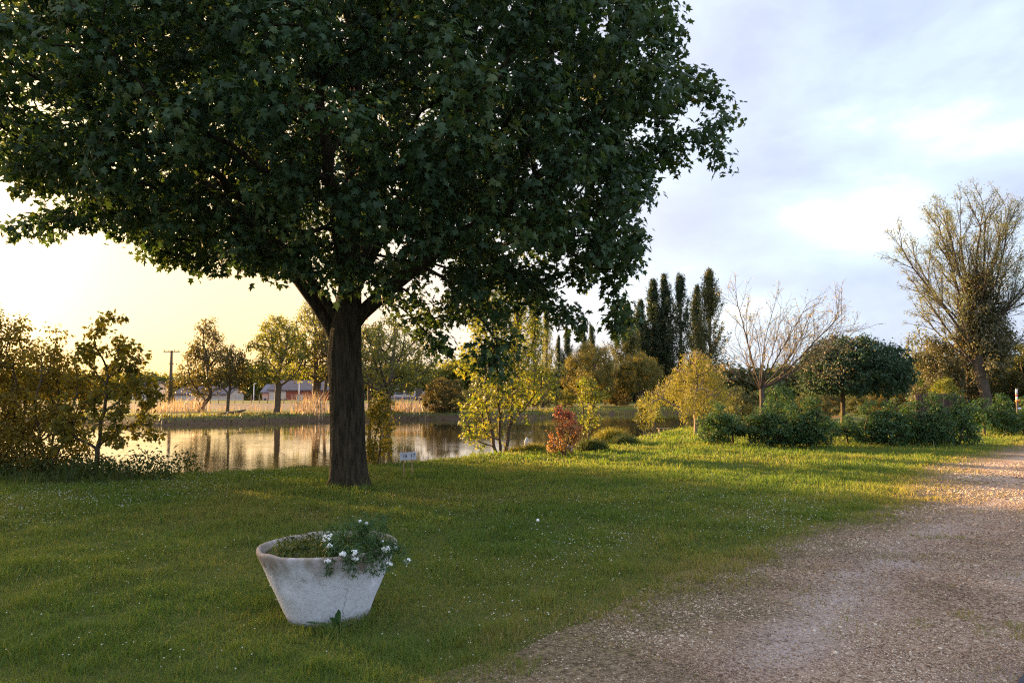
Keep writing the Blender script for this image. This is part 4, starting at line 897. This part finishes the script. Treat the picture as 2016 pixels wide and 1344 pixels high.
# ------------------------------------------------------------ planter
def planter_mat():
    m, t, o = new_mat('whitewashed_concrete'); p = node(t, 'ShaderNodeBsdfPrincipled'); p.inputs['Roughness'].default_value = .85; p.inputs['Specular IOR Level'].default_value = .2
    tc = node(t, 'ShaderNodeTexCoord'); P = tc.outputs['Object']
    n1 = node(t, 'ShaderNodeTexNoise', i_Scale=5.0, i_Detail=8.0, i_Roughness=.65); n2 = node(t, 'ShaderNodeTexNoise', i_Scale=38.0, i_Detail=5.0, i_Roughness=.7); n3 = node(t, 'ShaderNodeTexNoise', i_Scale=2.2, i_Detail=3.0)
    mp = node(t, 'ShaderNodeMapping'); mp.inputs['Scale'].default_value = (1, 1, .25); t.links.new(P, mp.inputs[0])
    n4 = node(t, 'ShaderNodeTexNoise', i_Scale=13.0, i_Detail=6.0, i_Roughness=.7); t.links.new(mp.outputs[0], n4.inputs['Vector'])
    for n in (n1, n2, n3): t.links.new(P, n.inputs['Vector'])
    sx = node(t, 'ShaderNodeSeparateXYZ'); t.links.new(P, sx.inputs[0])
    white = ramp(t, n2.outputs[0], [(.30, (.52, .52, .54)), (.55, (.68, .68, .72))])
    hz = node(t, 'ShaderNodeMapRange'); hz.inputs['From Min'].default_value = .27; hz.inputs['From Max'].default_value = .50; t.links.new(sx.outputs[2], hz.inputs[0])
    d = mth(t, 'ADD', mth(t, 'MULTIPLY', hz.outputs[0], .62), mth(t, 'MULTIPLY', mth(t, 'SUBTRACT', n1.outputs[0], .5), 1.3))
    d = mth(t, 'ADD', d, mth(t, 'MULTIPLY', mth(t, 'SUBTRACT', n4.outputs[0], .5), .9))
    dirt = ramp(t, d, [(.20, (0.,) * 3), (.62, (.9,) * 3)])
    c = mixc(t, dirt, white, mixc(t, n2.outputs[0], (.13, .095, .07), (.36, .29, .225)))
    b0 = node(t, 'ShaderNodeMapRange'); b0.inputs['From Min'].default_value = .07; b0.inputs['From Max'].default_value = 0.; t.links.new(sx.outputs[2], b0.inputs[0])
    c = mixc(t, mth(t, 'MULTIPLY', b0.outputs[0], mth(t, 'MULTIPLY', n1.outputs[0], .9)), c, (.16, .15, .10))
    # cracks
    v = node(t, 'ShaderNodeTexVoronoi', i_Scale=2.6); v.feature = 'DISTANCE_TO_EDGE'
    wv = node(t, 'ShaderNodeVectorMath'); wv.operation = 'ADD'; t.links.new(P, wv.inputs[0])
    sc = node(t, 'ShaderNodeVectorMath'); sc.operation = 'SCALE'; sc.inputs['Scale'].default_value = .12; t.links.new(n1.outputs['Color'], sc.inputs[0]); t.links.new(sc.outputs[0], wv.inputs[1]); t.links.new(wv.outputs[0], v.inputs['Vector'])
    cr = mth(t, 'MULTIPLY', ramp(t, v.outputs['Distance'], [(.0, (1.,) * 3), (.012, (0.,) * 3)]), ramp(t, n3.outputs[0], [(.55, (0.,) * 3), (.66, (.6,) * 3)]))
    c = mixc(t, cr, c, (.09, .075, .065))
    sp = ramp(t, n2.outputs[0], [(.68, (0.,) * 3), (.74, (.5,) * 3)]); c = mixc(t, sp, c, (.12, .10, .09))
    t.links.new(c, p.inputs['Base Color'])
    b = node(t, 'ShaderNodeBump', i_Strength=.5, i_Distance=.008); t.links.new(mth(t, 'SUBTRACT', mth(t, 'ADD', n2.outputs[0], mth(t, 'MULTIPLY', n1.outputs[0], 2.)), mth(t, 'MULTIPLY', cr, 1.5)), b.inputs['Height']); t.links.new(b.outputs[0], p.inputs['Normal'])
    t.links.new(p.outputs[0], o.inputs[0]); return m
def planter():
    z0 = g1(PX, PY) - .01
    root = empty('planter', (PX, PY, z0), 'large white tapered concrete tub with flaking dirty rim standing on the lawn', 'planter')
    root.rotation_euler = (0, R(-1.2), 0)
    rng = np.random.default_rng(71)
    # outer profile up, rim, inner down
    pr = [(0, 0), (.272, 0), (.283, .008), (.30, .05), (.33, .12), (.36, .19), (.392, .26), (.42, .33), (.449, .40), (.475, .455), (.488, .485), (.492, .503), (.490, .513), (.483, .518), (.472, .519), (.464, .514), (.459, .503), (.452, .48), (.437, .44), (.41, .39)]
    n = 96; V = []
    for r, z in pr:
        for k in range(n):
            a = 2 * math.pi * k / n
            rr = r + (.010 * (vn(np.array(a * 2.2), np.array(z * 7), 1, 61) - .5) + .006 * (vn(np.array(a * 9), np.array(z * 30), 1, 62) - .5)) * (r > .2)
            zz = z + (.012 * (vn(np.array(a * 4), np.array(1.), 1, 63) - .5) * max(0, (z - .45) / .07) if z > .45 else 0)
            # chipped dents: a slanting gouge on the left face, one at the right edge
            for (da, dz, sa, sz, dp) in ((-2.05, .33, .22, .030, .035), (-1.95, .285, .20, .016, .018), (-.42, .34, .08, .035, .05), (-.55, .41, .2, .010, .022), (-2.3, .22, .05, .012, .012), (-1.2, .1, .12, .008, .008)):
                g = ((a + math.pi) % (2 * math.pi) - math.pi - da); e = math.exp(-(g / sa) ** 2 - ((z - dz + .18 * g) / sz) ** 2); rr -= dp * e
            V.append((rr * math.cos(a), rr * math.sin(a), float(zz)))
    i = (np.arange(len(pr) - 1)[:, None] * n + np.arange(n)[None]).ravel(); j = (np.arange(len(pr) - 1)[:, None] * n + (np.arange(n)[None] + 1) % n).ravel()
    mesh_np('tub', np.array(V), [np.stack([i, j, j + n, i + n], -1)], planter_mat(), root, smooth=True)
    # soil
    m = MB(); nr, na = 9, 40; vs = [(0, 0, .468)]
    for a in range(1, nr + 1):
        for k in range(na):
            r = .445 * a / nr; an = 2 * math.pi * k / na; x, y = r * math.cos(an), r * math.sin(an); vs.append((x, y, .462 + .035 * float(vn(np.array(x + 3), np.array(y + 3), .1, 64)) - .012 * (a / nr)))
    fs = [(0, 1 + k, 1 + (k + 1) % na) for k in range(na)]
    for a in range(nr - 1):
        for k in range(na): b = 1 + a * na; fs.append((b + k, b + na + k, b + na + (k + 1) % na, b + (k + 1) % na))
    m.add(vs, fs); m.build('soil', M['soil'], root, True)
    zt = z0 + .472
    # weeds inside the tub
    n = 1500; a = rng.random(n) * 6.28; r = .42 * rng.random(n) ** .5; x = PX + r * np.cos(a); y = PY + r * np.sin(a)
    w = empty('tub_weeds', (PX, PY, zt), 'tangle of dry and green weeds growing in the soil of the white tub', 'weeds')
    blades(np.stack([x - PX, y - PY, 0 * x], -1), rng.uniform(.02, .09, n) * (.4 + 1.2 * vn(x, y, .12, 65)), np.full(n, .003), rng, 1.4, np.clip(.1 + .55 * rng.random(n), 0, 1), 'blades', 'grass', parent=w)
    C = np.stack([(rng.random(120) - .62) * .6, (rng.random(120) - .5) * .6, rng.uniform(.01, .07, 120)], -1)
    V, Fc, rn = leaf_cloud(C, 12, .04, .028, 'diamond', rng); mesh_np('foliage', V, [Fc], M['weeds'], w, {'rnd': rn})
    # trailing candytuft: stems, foliage, flower heads
    c = empty('candytuft', (PX, PY, zt), 'trailing plant with white flower clusters spilling over the right rim of the tub', 'flowering plant')
    def fp(px, py, Y): return np.array([X(px, Y) - PX, Y - PY, Z(py, Y) - zt])
    heads = [fp(651, 1058, 5.02), (fp(655, 1074, 4.98)), fp(652, 1104, 4.93), fp(681, 1090, 4.90), fp(705, 1088, 4.90), fp(706, 1099, 4.92), fp(765, 1080, 5.05), fp(771, 1110, 5.02), fp(806, 1104, 5.03), fp(713, 1026, 5.35), fp(726, 1030, 5.32), fp(783, 1078, 5.15), fp(757, 1066, 5.2)]
    sizes = [.042, .022, .028, .034, .030, .026, .036, .024, .028, .016, .014, .016, .012]
    st = MB(); Cs = []
    for h in heads + [fp(655, 1120, 4.96), fp(690, 1115, 4.95), fp(702, 1128, 4.97), fp(735, 1115, 4.97), fp(742, 1125, 4.97), fp(760, 1120, 5.0), fp(780, 1090, 5.05)]:
        b = np.array([h[0] * .75 + .03, max(h[1] + .22, -.3) if h[1] < -.3 else h[1] * .7, .02]); mid = (b + h) / 2 + np.array([0, -.02, .06 if h[2] < .12 else .0])
        rim = np.array([(mid[0]), mid[1], max(mid[2], .085)])
        t = np.linspace(0, 1, 7)[:, None]; pts = (1 - t) ** 2 * b + 2 * t * (1 - t) * (rim + [0, 0, .05]) + t ** 2 * h
        st.tube(pts, [.0022] * 7, 4, False)
        for q in pts[2:]: Cs.append(q)
    st.build('stems', M['stem'], c)
    Cs = np.array(Cs); Cs = np.concatenate([Cs, Cs + rng.normal(0, .018, Cs.shape), np.stack([rng.uniform(.02, .38, 170), rng.uniform(-.34, .28, 170), rng.uniform(.03, .22, 170)], -1)])
    V, Fc, rn = leaf_cloud(Cs, 14, .034, .034, 'slim', rng, up=.6); mesh_np('foliage', V, [Fc], M['hedge'], c, {'rnd': rn})
    for h, s in zip(heads, sizes):
        n = int(10 + s * 420); d = unit(rng.normal(0, 1, (n, 3)) + [0, -.5, .5]); Pp = h + d * s * rng.uniform(.4, 1.1, (n, 1)) * [1, 1, .8]
        Vv, Ff = [], []
        for q in range(4):
            T = unit(np.cross(d, rng.normal(0, 1, (n, 3)))) if q == 0 else (T0 * math.cos(q * 1.57) + S0 * math.sin(q * 1.57))
            if q == 0: T0 = T; S0 = np.cross(d, T)
            v, f, _ = leaves_np(Pp, d, T, np.full(n, .011), 'diamond', np.zeros(n)); Ff.append(f + sum(map(len, Vv))); Vv.append(v)
        mesh_np('flower_head', np.concatenate(Vv), [np.concatenate(Ff)], M['white'], c)
    # sprig in the crack
    s = empty('sprig', (PX, PY, zt), 'tiny green sprig growing from the crack in the face of the tub', 'weed')
    C = fp(596, 1140, 5.05) + rng.normal(0, .012, (10, 3)) * [1.6, .4, .7]; V, Fc, rn = leaf_cloud(C, 8, .014, .022, 'diamond', rng); mesh_np('foliage', V, [Fc], M['weeds'], s, {'rnd': rn})
    mb = MB(); p = fp(598, 1146, 5.09); mb.tube([p + [0, .04, 0], p + [0, 0, 0], p + [.0, -.03, .015]], [.002] * 3, 4); mb.build('stems', M['stem'], s)
    # dock weed at the foot
    dk = empty('dock_plant', (X(672, 5.08), 5.08, z0), 'broad-leaved dock weed at the foot of the white tub', 'weed')
    for k, (an, L, tilt, wd) in enumerate([(75, .20, 74, .042), (120, .16, 66, .04), (170, .20, 32, .045), (200, .14, 20, .04), (20, .15, 40, .05), (60, .12, 60, .035), (-60, .10, 25, .035), (140, .12, 45, .035)]):
        an = R(an); tl = R(tilt); m = MB(); N = 7; vs = []
        for q in range(N):
            t = q / (N - 1); w_ = wd * .5 * math.sin(math.pi * min(t * .92 + .06, 1)) ** .7; rr = L * t; el = tl - t * t * .8
            bx = rr * math.cos(tl) * (1 + .2 * t); bz = rr * math.sin(tl) - .05 * t * t + .015
            cx, cy = math.cos(an) * bx, -abs(math.sin(an)) * bx * .4 - .01
            sxv, syv = (-math.sin(an), math.cos(an)) if tilt < 50 else (1, 0)
            wv = .006 * math.sin(q * 2.2 + k)
            vs += [(cx - sxv * w_, cy - syv * w_, bz + wv), (cx, cy + .004, bz - .006), (cx + sxv * w_, cy + syv * w_, bz - wv)]
        fs = []
        for q in range(N - 1): b = q * 3; fs += [(b, b + 1, b + 4, b + 3), (b + 1, b + 2, b + 5, b + 4)]
        m.add(vs, fs); m.build('leaf', M['dock'], dk, True)
M['dock'] = plain('dock_leaf', (.045, .10, .03), (.03, .07, .022), .45, 20, .2, .4)
planter()

# ------------------------------------------------------------ signs
def lettering(txt, size, loc, rot, mat, parent, ext=.0015):
    cu = bpy.data.curves.new('lettering', 'FONT'); cu.body = txt; cu.size = size; cu.extrude = ext; cu.align_x = 'CENTER'; cu.align_y = 'CENTER'
    tmp = bpy.data.objects.new('tmp', cu); COL.objects.link(tmp); dg = bpy.context.evaluated_depsgraph_get()
    me = bpy.data.meshes.new_from_object(tmp.evaluated_get(dg)); bpy.data.objects.remove(tmp)
    me.materials.clear(); me.materials.append(mat)
    o = bpy.data.objects.new('lettering', me); COL.objects.link(o); o.location = loc; o.rotation_euler = rot; o.parent = parent; return o
Y = 14.0; l = place(807, Y)
s = empty('number_sign', l, 'white board reading 18 17 on two thin wooden posts beside the maple', 'sign'); s.rotation_euler = (0, R(-2.5), R(8))
mb = MB(); mb.box(-.155, .155, -.008, .008, .305, .450); mb.build('board', M['signwhite'], s, bevel=.003)
for x in (-.09, .065): 
    mb = MB(); mb.box(x - .012, x + .012, .0085, .030, -.1, .34 if x < 0 else .35); mb.build('post', M['post'], s, bevel=.002)
lettering('18', .095, (-.068, -.0095, .381), (R(90), 0, 0), M['ink'], s); lettering('17', .095, (.085, -.0095, .387), (R(90), 0, 0), M['ink'], s)
Y = 18.7; l = place(1119, Y)
s = empty('number_plate', l, 'small white plate reading 16 on a short stake in front of the red maple', 'sign'); s.rotation_euler = (0, R(6), R(10))
mb = MB(); mb.box(-.07, .07, -.006, .006, .16, .29); mb.build('board', M['signwhite'], s, bevel=.002)
mb = MB(); mb.box(.025, .05, .007, .03, -.1, .22); mb.build('post', M['post'], s)
lettering('16', .09, (0, -.0075, .225), (R(90), 0, 0), M['ink'], s)
Y = 20.9; l = place(1035, Y)
s = empty('oval_sign', l, 'narrow white oval board on a stake at the water edge', 'sign'); s.rotation_euler = (0, R(4), R(35))
mb = MB(); n = 24; pts = []
for k in range(n):
    a = 2 * math.pi * k / n; pts.append((.075 * math.cos(a) * (1 - .12 * math.sin(a)), .16 * math.sin(a) + .42 - (.01 if math.sin(a) < 0 else 0)))
mb.add([(x, -.009, z) for x, z in pts] + [(x, .009, z) for x, z in pts], [tuple(range(n))] + [tuple(range(2 * n - 1, n - 1, -1))] + [(k, k + n, (k + 1) % n + n, (k + 1) % n) for k in range(n)])
mb.build('board', M['signwhite'], s); mb = MB(); mb.box(-.015, .015, .010, .035, -.2, .40); mb.build('post', M['post'], s)
mb = MB(); mb.tube([(.015, -.012, .47), (.015, -.0092, .47)], [.013, .013], 8); mb.build('mark', M['ink'], s)

# ------------------------------------------------------------ benches, posts
def bench(px, Y, w, d, h, lab, topmat, legs=3):
    l = place(px, Y); s = empty('bench', l, lab, 'bench', 'low benches on the lawn by the pond')
    for k in range(3):
        y = -d / 2 + k * d / 3; mb = MB(); mb.box(-w / 2, w / 2, y + .01, y + d / 3 - .01, h - .035, h); mb.build('seat_plank', topmat, s, bevel=.004)
    for k in range(legs):
        x = -w / 2 + .1 + k * (w - .2) / (legs - 1); mb = MB(); mb.box(x - .03, x + .03, -d * .4, d * .4, -.05, h - .037); mb.build('leg', M['oldwood'], s)
bench(1306, 33.2, .62, .34, .22, 'low dark plank bench on three short legs, nearest the lawn', M['oldwood'])
bench(1313, 38.5, .36, .3, .34, 'pale-topped small bench close to the water behind the dark one', M['signwhite'], 2)
l = place(1229, 27.5); mb = MB(); mb.tube([(0, 0, -.1), (.01, 0, .25), (-.01, 0, .30)], [.03, .028, .015], 8); o = mb.build('mooring_stake', M['red'], None, True); o.location = l; tag(o, 'reddish stake at the water edge right of the sunlit clump', 'stake')
l = place(1305, 74); mb = MB(); mb.tube([(0, 0, -.3), (0, 0, 1.3)], [.09, .07], 8); o = mb.build('fence_post', M['bark_pale'], None, True); o.location = (l[0], 80, g1(l[0], 80)); tag(o, 'pale post on the far shore above the low benches', 'post')

# pole
Y = 104; l = place(337, Y); h = rel(690, Y, l[2])
s = empty('utility_pole', l, 'tall utility pole with a short cross arm beyond the left bank', 'utility pole')
mb = MB(); mb.tube([(0, 0, -.3), (0, 0, h)], [.30, .16], 10); mb.build('pole', M['bark'], s, True)
mb = MB(); mb.box(-1.15, 1.15, -.08, .08, h - .22, h - .08); mb.build('cross_arm', M['oldwood'], s)
for x in (-1., -.4, .4, 1.):
    mb = MB(); mb.tube([(x, 0, h - .08), (x, 0, h + .12)], [.05, .06], 6); mb.build('insulator', M['glass'], s)
mb = MB(); mb.box(-.35, .35, -.06, .06, h - 1.9, h - 1.75); mb.build('bracket', M['oldwood'], s)
rng = np.random.default_rng(9); C = np.stack([rng.normal(0, .5, 80), rng.normal(0, .5, 80), rng.uniform(0, 3.2, 80)], -1); C[:, :2] *= (1.2 - C[:, 2:3] / 4)
V, Fc, rn = leaf_cloud(C, 14, .4, .22, 'diamond', rng); mesh_np('ivy', V, [Fc], M['brownish'], s, {'rnd': rn})

# lamp posts, van, fence
for px, Yl, top, lab in [(501, 126, 755, 'thin pale lamp post left of the barn'), (590, 122, 752, 'thin pale lamp post in front of the barn roof')]:
    l = place(px, Yl); h = rel(top, Yl, l[2]); s = empty('lamp_post', l, lab, 'lamp post', 'lamp posts by the houses')
    mb = MB(); mb.tube([(0, 0, -.2), (0, 0, h)], [.10, .06], 8); mb.build('pole', M['signwhite'], s, True)
    mb = MB(); mb.tube([(0, 0, h), (.15, 0, h + .07), (.38, 0, h + .08)], [.05, .05, .06], 6); mb.build('lamp_head', M['signwhite'], s, True)
l = place(592, 118); cb = empty('utility_cabinet', l, 'small pale utility cabinet standing in front of the barn', 'cabinet')
mb = MB(); mb.box(-.36, .36, -.2, .2, 0, .85); mb.build('body', M['signwhite'], cb, bevel=.02)
mb = MB(); mb.box(-.42, .42, -.25, .25, .852, .93); mb.build('cap', M['slate'], cb)
mb = MB(); mb.box(-.32, -.01, -.215, -.202, .1, .8); mb.box(.01, .32, -.215, -.202, .1, .8); mb.build('door', M['wall_w'], cb)
def fence(px0, px1, Y, lab, n):
    x0, x1 = X(px0, Y), X(px1, Y); l = ((x0 + x1) / 2, Y, g1((x0 + x1) / 2, Y)); s = empty('wire_fence', l, lab, 'fence')
    for k in range(n):
        x = (x0 - l[0]) + (x1 - x0) * k / (n - 1); mb = MB(); mb.tube([(x, 0, -.3), (x + .02, 0, 1.25)], [.06, .05], 6); mb.build('post', M['bark_pale'], s, True)
    for z in (.45, .8, 1.1): mb = MB(); mb.tube([(x0 - l[0], -.06, z), (x1 - l[0], -.06, z)], [.012, .012], 4); mb.build('wire', M['oldwood'], s)
fence(745, 858, 72, 'wire fence on pale posts behind the reeds right of the maple trunk', 8)
fence(400, 640, 104, 'wire fence on pale posts running along the embankment before the barn', 16)

# houses
def house(px0, px1, Y, eave_py, ridge_py, lab, wall, roof, depth=8, gable_side=False, wins=(), doors=(), chim=(), name='house', group=None, hip=0, rz=0):
    x0, x1 = X(px0, Y), X(px1, Y); cx = (x0 + x1) / 2; g = g1(cx, Y); w = (x1 - x0) / 2; he = Z(eave_py, Y) - g; hr = Z(ridge_py, Y) - g
    s = empty(name, (cx, Y, g), lab, 'barn' if name == 'barn' else 'house', group, rz=rz)
    mb = MB(); mb.box(-w, w, 0, depth, -.4, he)
    if not hip: mb.add([(-w, 0, he), (-w, depth, he), (-w, depth / 2, hr), (w, 0, he), (w, depth, he), (w, depth / 2, hr)], [(0, 2, 1), (3, 4, 5)])
    mb.build('wall', wall, s)
    o = .35; e = .22; mb = MB()
    for sgn in (0, 1):
        ya, yb = (-o, depth / 2) if sgn == 0 else (depth + o, depth / 2); za = he - o * (hr - he) / (depth / 2)
        v = [(-w - o, ya, za), (w + o, ya, za), (w + o - hip, yb, hr), (-w - o + hip, yb, hr)]
        mb.add([(a, b, c + .02) for a, b, c in v] + [(a, b, c + e) for a, b, c in v], [(0, 3, 2, 1), (4, 5, 6, 7), (0, 1, 5, 4), (1, 2, 6, 5), (3, 0, 4, 7)])
    if hip: mb.add([(-w - o, -o, he), (-w - o, depth + o, he), (-w - o + hip, depth / 2, hr + e), (w + o, -o, he), (w + o, depth + o, he), (w + o - hip, depth / 2, hr + e)], [(0, 2, 1), (3, 4, 5)])
    rf = mb.build('roof', roof, s)
    for cxn in chim:
        mb = MB(); mb.box(cxn * w - .35, cxn * w + .35, depth / 2 - .9, depth / 2 - .2, hr - .5, hr + 1.0); mb.build('chimney', wall, rf)
    for (u, z, ww, hh) in wins:
        mb = MB(); mb.box(u * w - ww / 2 - .07, u * w + ww / 2 + .07, -.06, -.002, z - .07, z + hh + .07); f = mb.build('window', M['signwhite'], s)
        mb = MB(); mb.box(u * w - ww / 2, u * w + ww / 2, -.075, -.062, z, z + hh); mb.build('pane', M['glass'], f)
    for (u, ww, hh) in doors:
        mb = MB(); mb.box(u * w - ww / 2, u * w + ww / 2, -.07, -.002, 0, hh); mb.build('door', M['oldwood'], s)
    return s
house(345, 378, 138, 776, 764, 'low grey-roofed house nearest the utility pole', M['wall_w'], M['roof'], wins=[(-.3, .8, .9, .9), (.4, .8, .9, .9)])
house(380, 452, 142, 776, 762, 'long low grey-roofed house with a chimney behind the leaning tree', M['wall_w'], M['roof'], wins=[(-.7, .8, 1, 1), (-.2, .8, 1, 1), (.35, .8, 1, 1)], doors=[(.7, 1.6, 2)], chim=(.1,))
house(262, 296, 135, 766, 752, 'pale house partly hidden by the young tree on the left', M['wall_w'], M['roof'], wins=[(.3, 1, .9, .9)])
b = house(531, 648, 128, 768, 750, 'long red-brown barn with a pale gable end and grey roof', M['wall_r'], M['roof'], depth=9, name='barn', doors=[(-.55, 2, 2.3)])
mb = MB(); w = (X(648, 128) - X(531, 128)) / 2; he = Z(768, 128) - g1(X(590, 128), 128); mb.box(-w - .012, -w + 2.9, -.03, -.004, -.3, he - .1); mb.build('gable_panel', M['wall_w'], b)
house(518, 529, 134, 772, 758, 'narrow white house end just left of the barn', M['wall_w'], M['slate'], depth=6, wins=[(.0, 1.2, .5, 1.2)])
house(652, 700, 126, 780, 770, 'red-brown outbuilding mostly hidden behind the maple trunk', M['wall_r'], M['roof'], depth=7, doors=[(-.6, 1.4, 1.9)])
house(772, 838, 120, 783, 766, 'white house with a slate roof right of the maple trunk', M['wall_w'], M['slate'], depth=9, wins=[(-.55, .9, 1.3, 1), (.1, .9, 1.3, 1)], doors=[(.62, 1.1, 2)], hip=2.2)
M['brush'] = plain('brushwood', (.10, .060, .062), (.05, .032, .034), .95, 30, .6)
x0, x1 = X(1802, 36), X(1892, 36); g = g1((x0 + x1) / 2, 36); s = empty('brushwood_fence', ((x0 + x1) / 2, 36, g), 'dark purple-brown brushwood fence showing above the hedge below the tall tree', 'fence')
rng = np.random.default_rng(12); w = (x1 - x0) / 2
for a, b in ((-w, .0), (.06, w)):
    mb = MB(); k = int((b - a) / .035)
    for i in range(k):
        x = a + (b - a) * i / k; hh = Z(775, 36) - g + rng.normal(0, .02); mb.tube([(x, rng.normal(0, .012), -.05), (x + rng.normal(0, .01), 0, hh)], [.022, .018], 4)
    mb.build('panel', M['brush'], s)
for x in (-w, .03, w):
    mb = MB(); mb.tube([(x, .06, -.2), (x, .06, Z(777, 36) - g)], [.045, .045], 8); mb.build('post', M['oldwood'], s)
# little things behind the right hedge
l = place(1999, 33); mb = MB(); 
s = empty('marker_post', l, 'small red and white post showing above the right-hand hedge', 'post')
for k, mm in enumerate(('oldwood', 'signwhite', 'red', 'signwhite')):
    z = [-.1, 1.25, 1.42, 1.5][k]; z2 = [1.25, 1.42, 1.5, 1.75][k]; mb = MB(); mb.tube([(0, 0, z), (0, 0, z2)], [.045, .045], 10); mb.build('band', M[mm], s, True)
l = place(1967, 29.2); rng = np.random.default_rng(4)
def lump(name, loc, r, mat, lab, cat):
    mb = MB(); n, k = 10, 14; vs = []
    for i in range(n + 1):
        t = math.pi * i / n
        for j in range(k): a = 2 * math.pi * j / k; q = r * (1 + .06 * math.sin(3 * a + i)); vs.append((q * math.sin(t) * math.cos(a) * 1.3, q * math.sin(t) * math.sin(a), q * math.cos(t) * .75))
    mb.add(vs, [(i * k + j, (i + 1) * k + j, (i + 1) * k + (j + 1) % k, i * k + (j + 1) % k) for i in range(n) for j in range(k)])
    o = mb.build(name, mat, None, True); o.location = loc; tag(o, lab, cat)
    return o
lump('orange_object', (l[0], 28.2, Z(789, 28.2)), .075, M['orange'], 'small orange rounded object resting on top of the right-hand hedge', 'orange_object')  # orange object of unclear use, built as a plain rounded lump
lump('white_ball', (X(2003, 27.2), 27.2, Z(804, 27.2)), .055, M['signwhite'], 'tiny white ball caught in the hedge at the right edge', 'ball')
# log on the far bank, twig
mb = MB(); mb.tube([(-1.1, 0, -.05), (-.4, .1, .02), (.4, 0, .12), (1.0, .1, .28)], [.10, .14, .12, .05], 8); o = mb.build('fallen_log', M['bark'], None, True); x = X(458, 53.5); o.location = (x, 53.5, g1(x, 53.5) + .05); tag(o, 'fallen log lying on the far bank below the small vase-shaped tree', 'log')
# dandelion clock
l = place(1057, 8.6); s = empty('dandelion', l, 'single white dandelion clock standing in the middle of the lawn', 'flower')
mb = MB(); mb.tube([(0, 0, 0), (.004, 0, .07), (.006, 0, .125)], [.0025] * 3, 5); mb.build('stem', M['stem'], s)
mb = MB(); mb.tube([(.006, 0, .115), (.006, 0, .120), (.006, 0, .132), (.006, 0, .146), (.006, 0, .152)], [.004, .014, .019, .013, .003], 12); mb.build('seed_head', M['white'], s, True)

# ------------------------------------------------------------ distance: woods and hill
def belt(name, segs, lab, mat, seed, size=.9):
    rng = np.random.default_rng(seed); Cs = []
    for px0, px1, Y, ht0, ht1, n in segs:
        px = rng.uniform(px0, px1, n); y = Y + rng.uniform(0, 9, n); x = (px - 1008) / F * y
        h = (ht0 + (ht1 - ht0) * (px - px0) / (px1 - px0)) * (.75 + .5 * vn(x, y, 5., 71)); Cs.append(np.stack([x, y, rng.random(n) ** .8 * h], -1))
    V, Fc, rn = leaf_cloud(np.concatenate(Cs), 9, 1.1, size, 'diamond', rng)
    tag(mesh_np(name, V, [Fc], M[mat], None, {'rnd': rn}), lab, 'wood', kind='stuff')
belt('far_wood', [(-500, 170, 175, 7, 6, 2200), (170, 560, 175, 5.5, 7, 2600), (560, 960, 165, 7.5, 9, 2600)], 'hazy far-off wood behind the houses across the pond', 'fargreen', 301)
belt('far_treeline', [(940, 1420, 118, 4.5, 5, 3000), (1420, 2200, 95, 4.5, 6, 3600)], 'dark distant treeline behind the poplars and hedge', 'darkbush', 302, .7)
xs = np.linspace(-200, 700, 60); ys = np.linspace(520, 800, 12)
hill = grid_mesh(xs, ys, lambda a, b: 22 * np.sin(np.clip((b - 520) / 280, 0, 1) * np.pi) ** .7 * (.6 + .8 * vn(a, b, 160, 81)) * sstep(-200, -60, a) - .5, 'hill', plain('wooded_hill', (.06, .075, .05), (.04, .055, .035), .95, .08)); tag(hill, 'distant wooded hill', kind='structure')
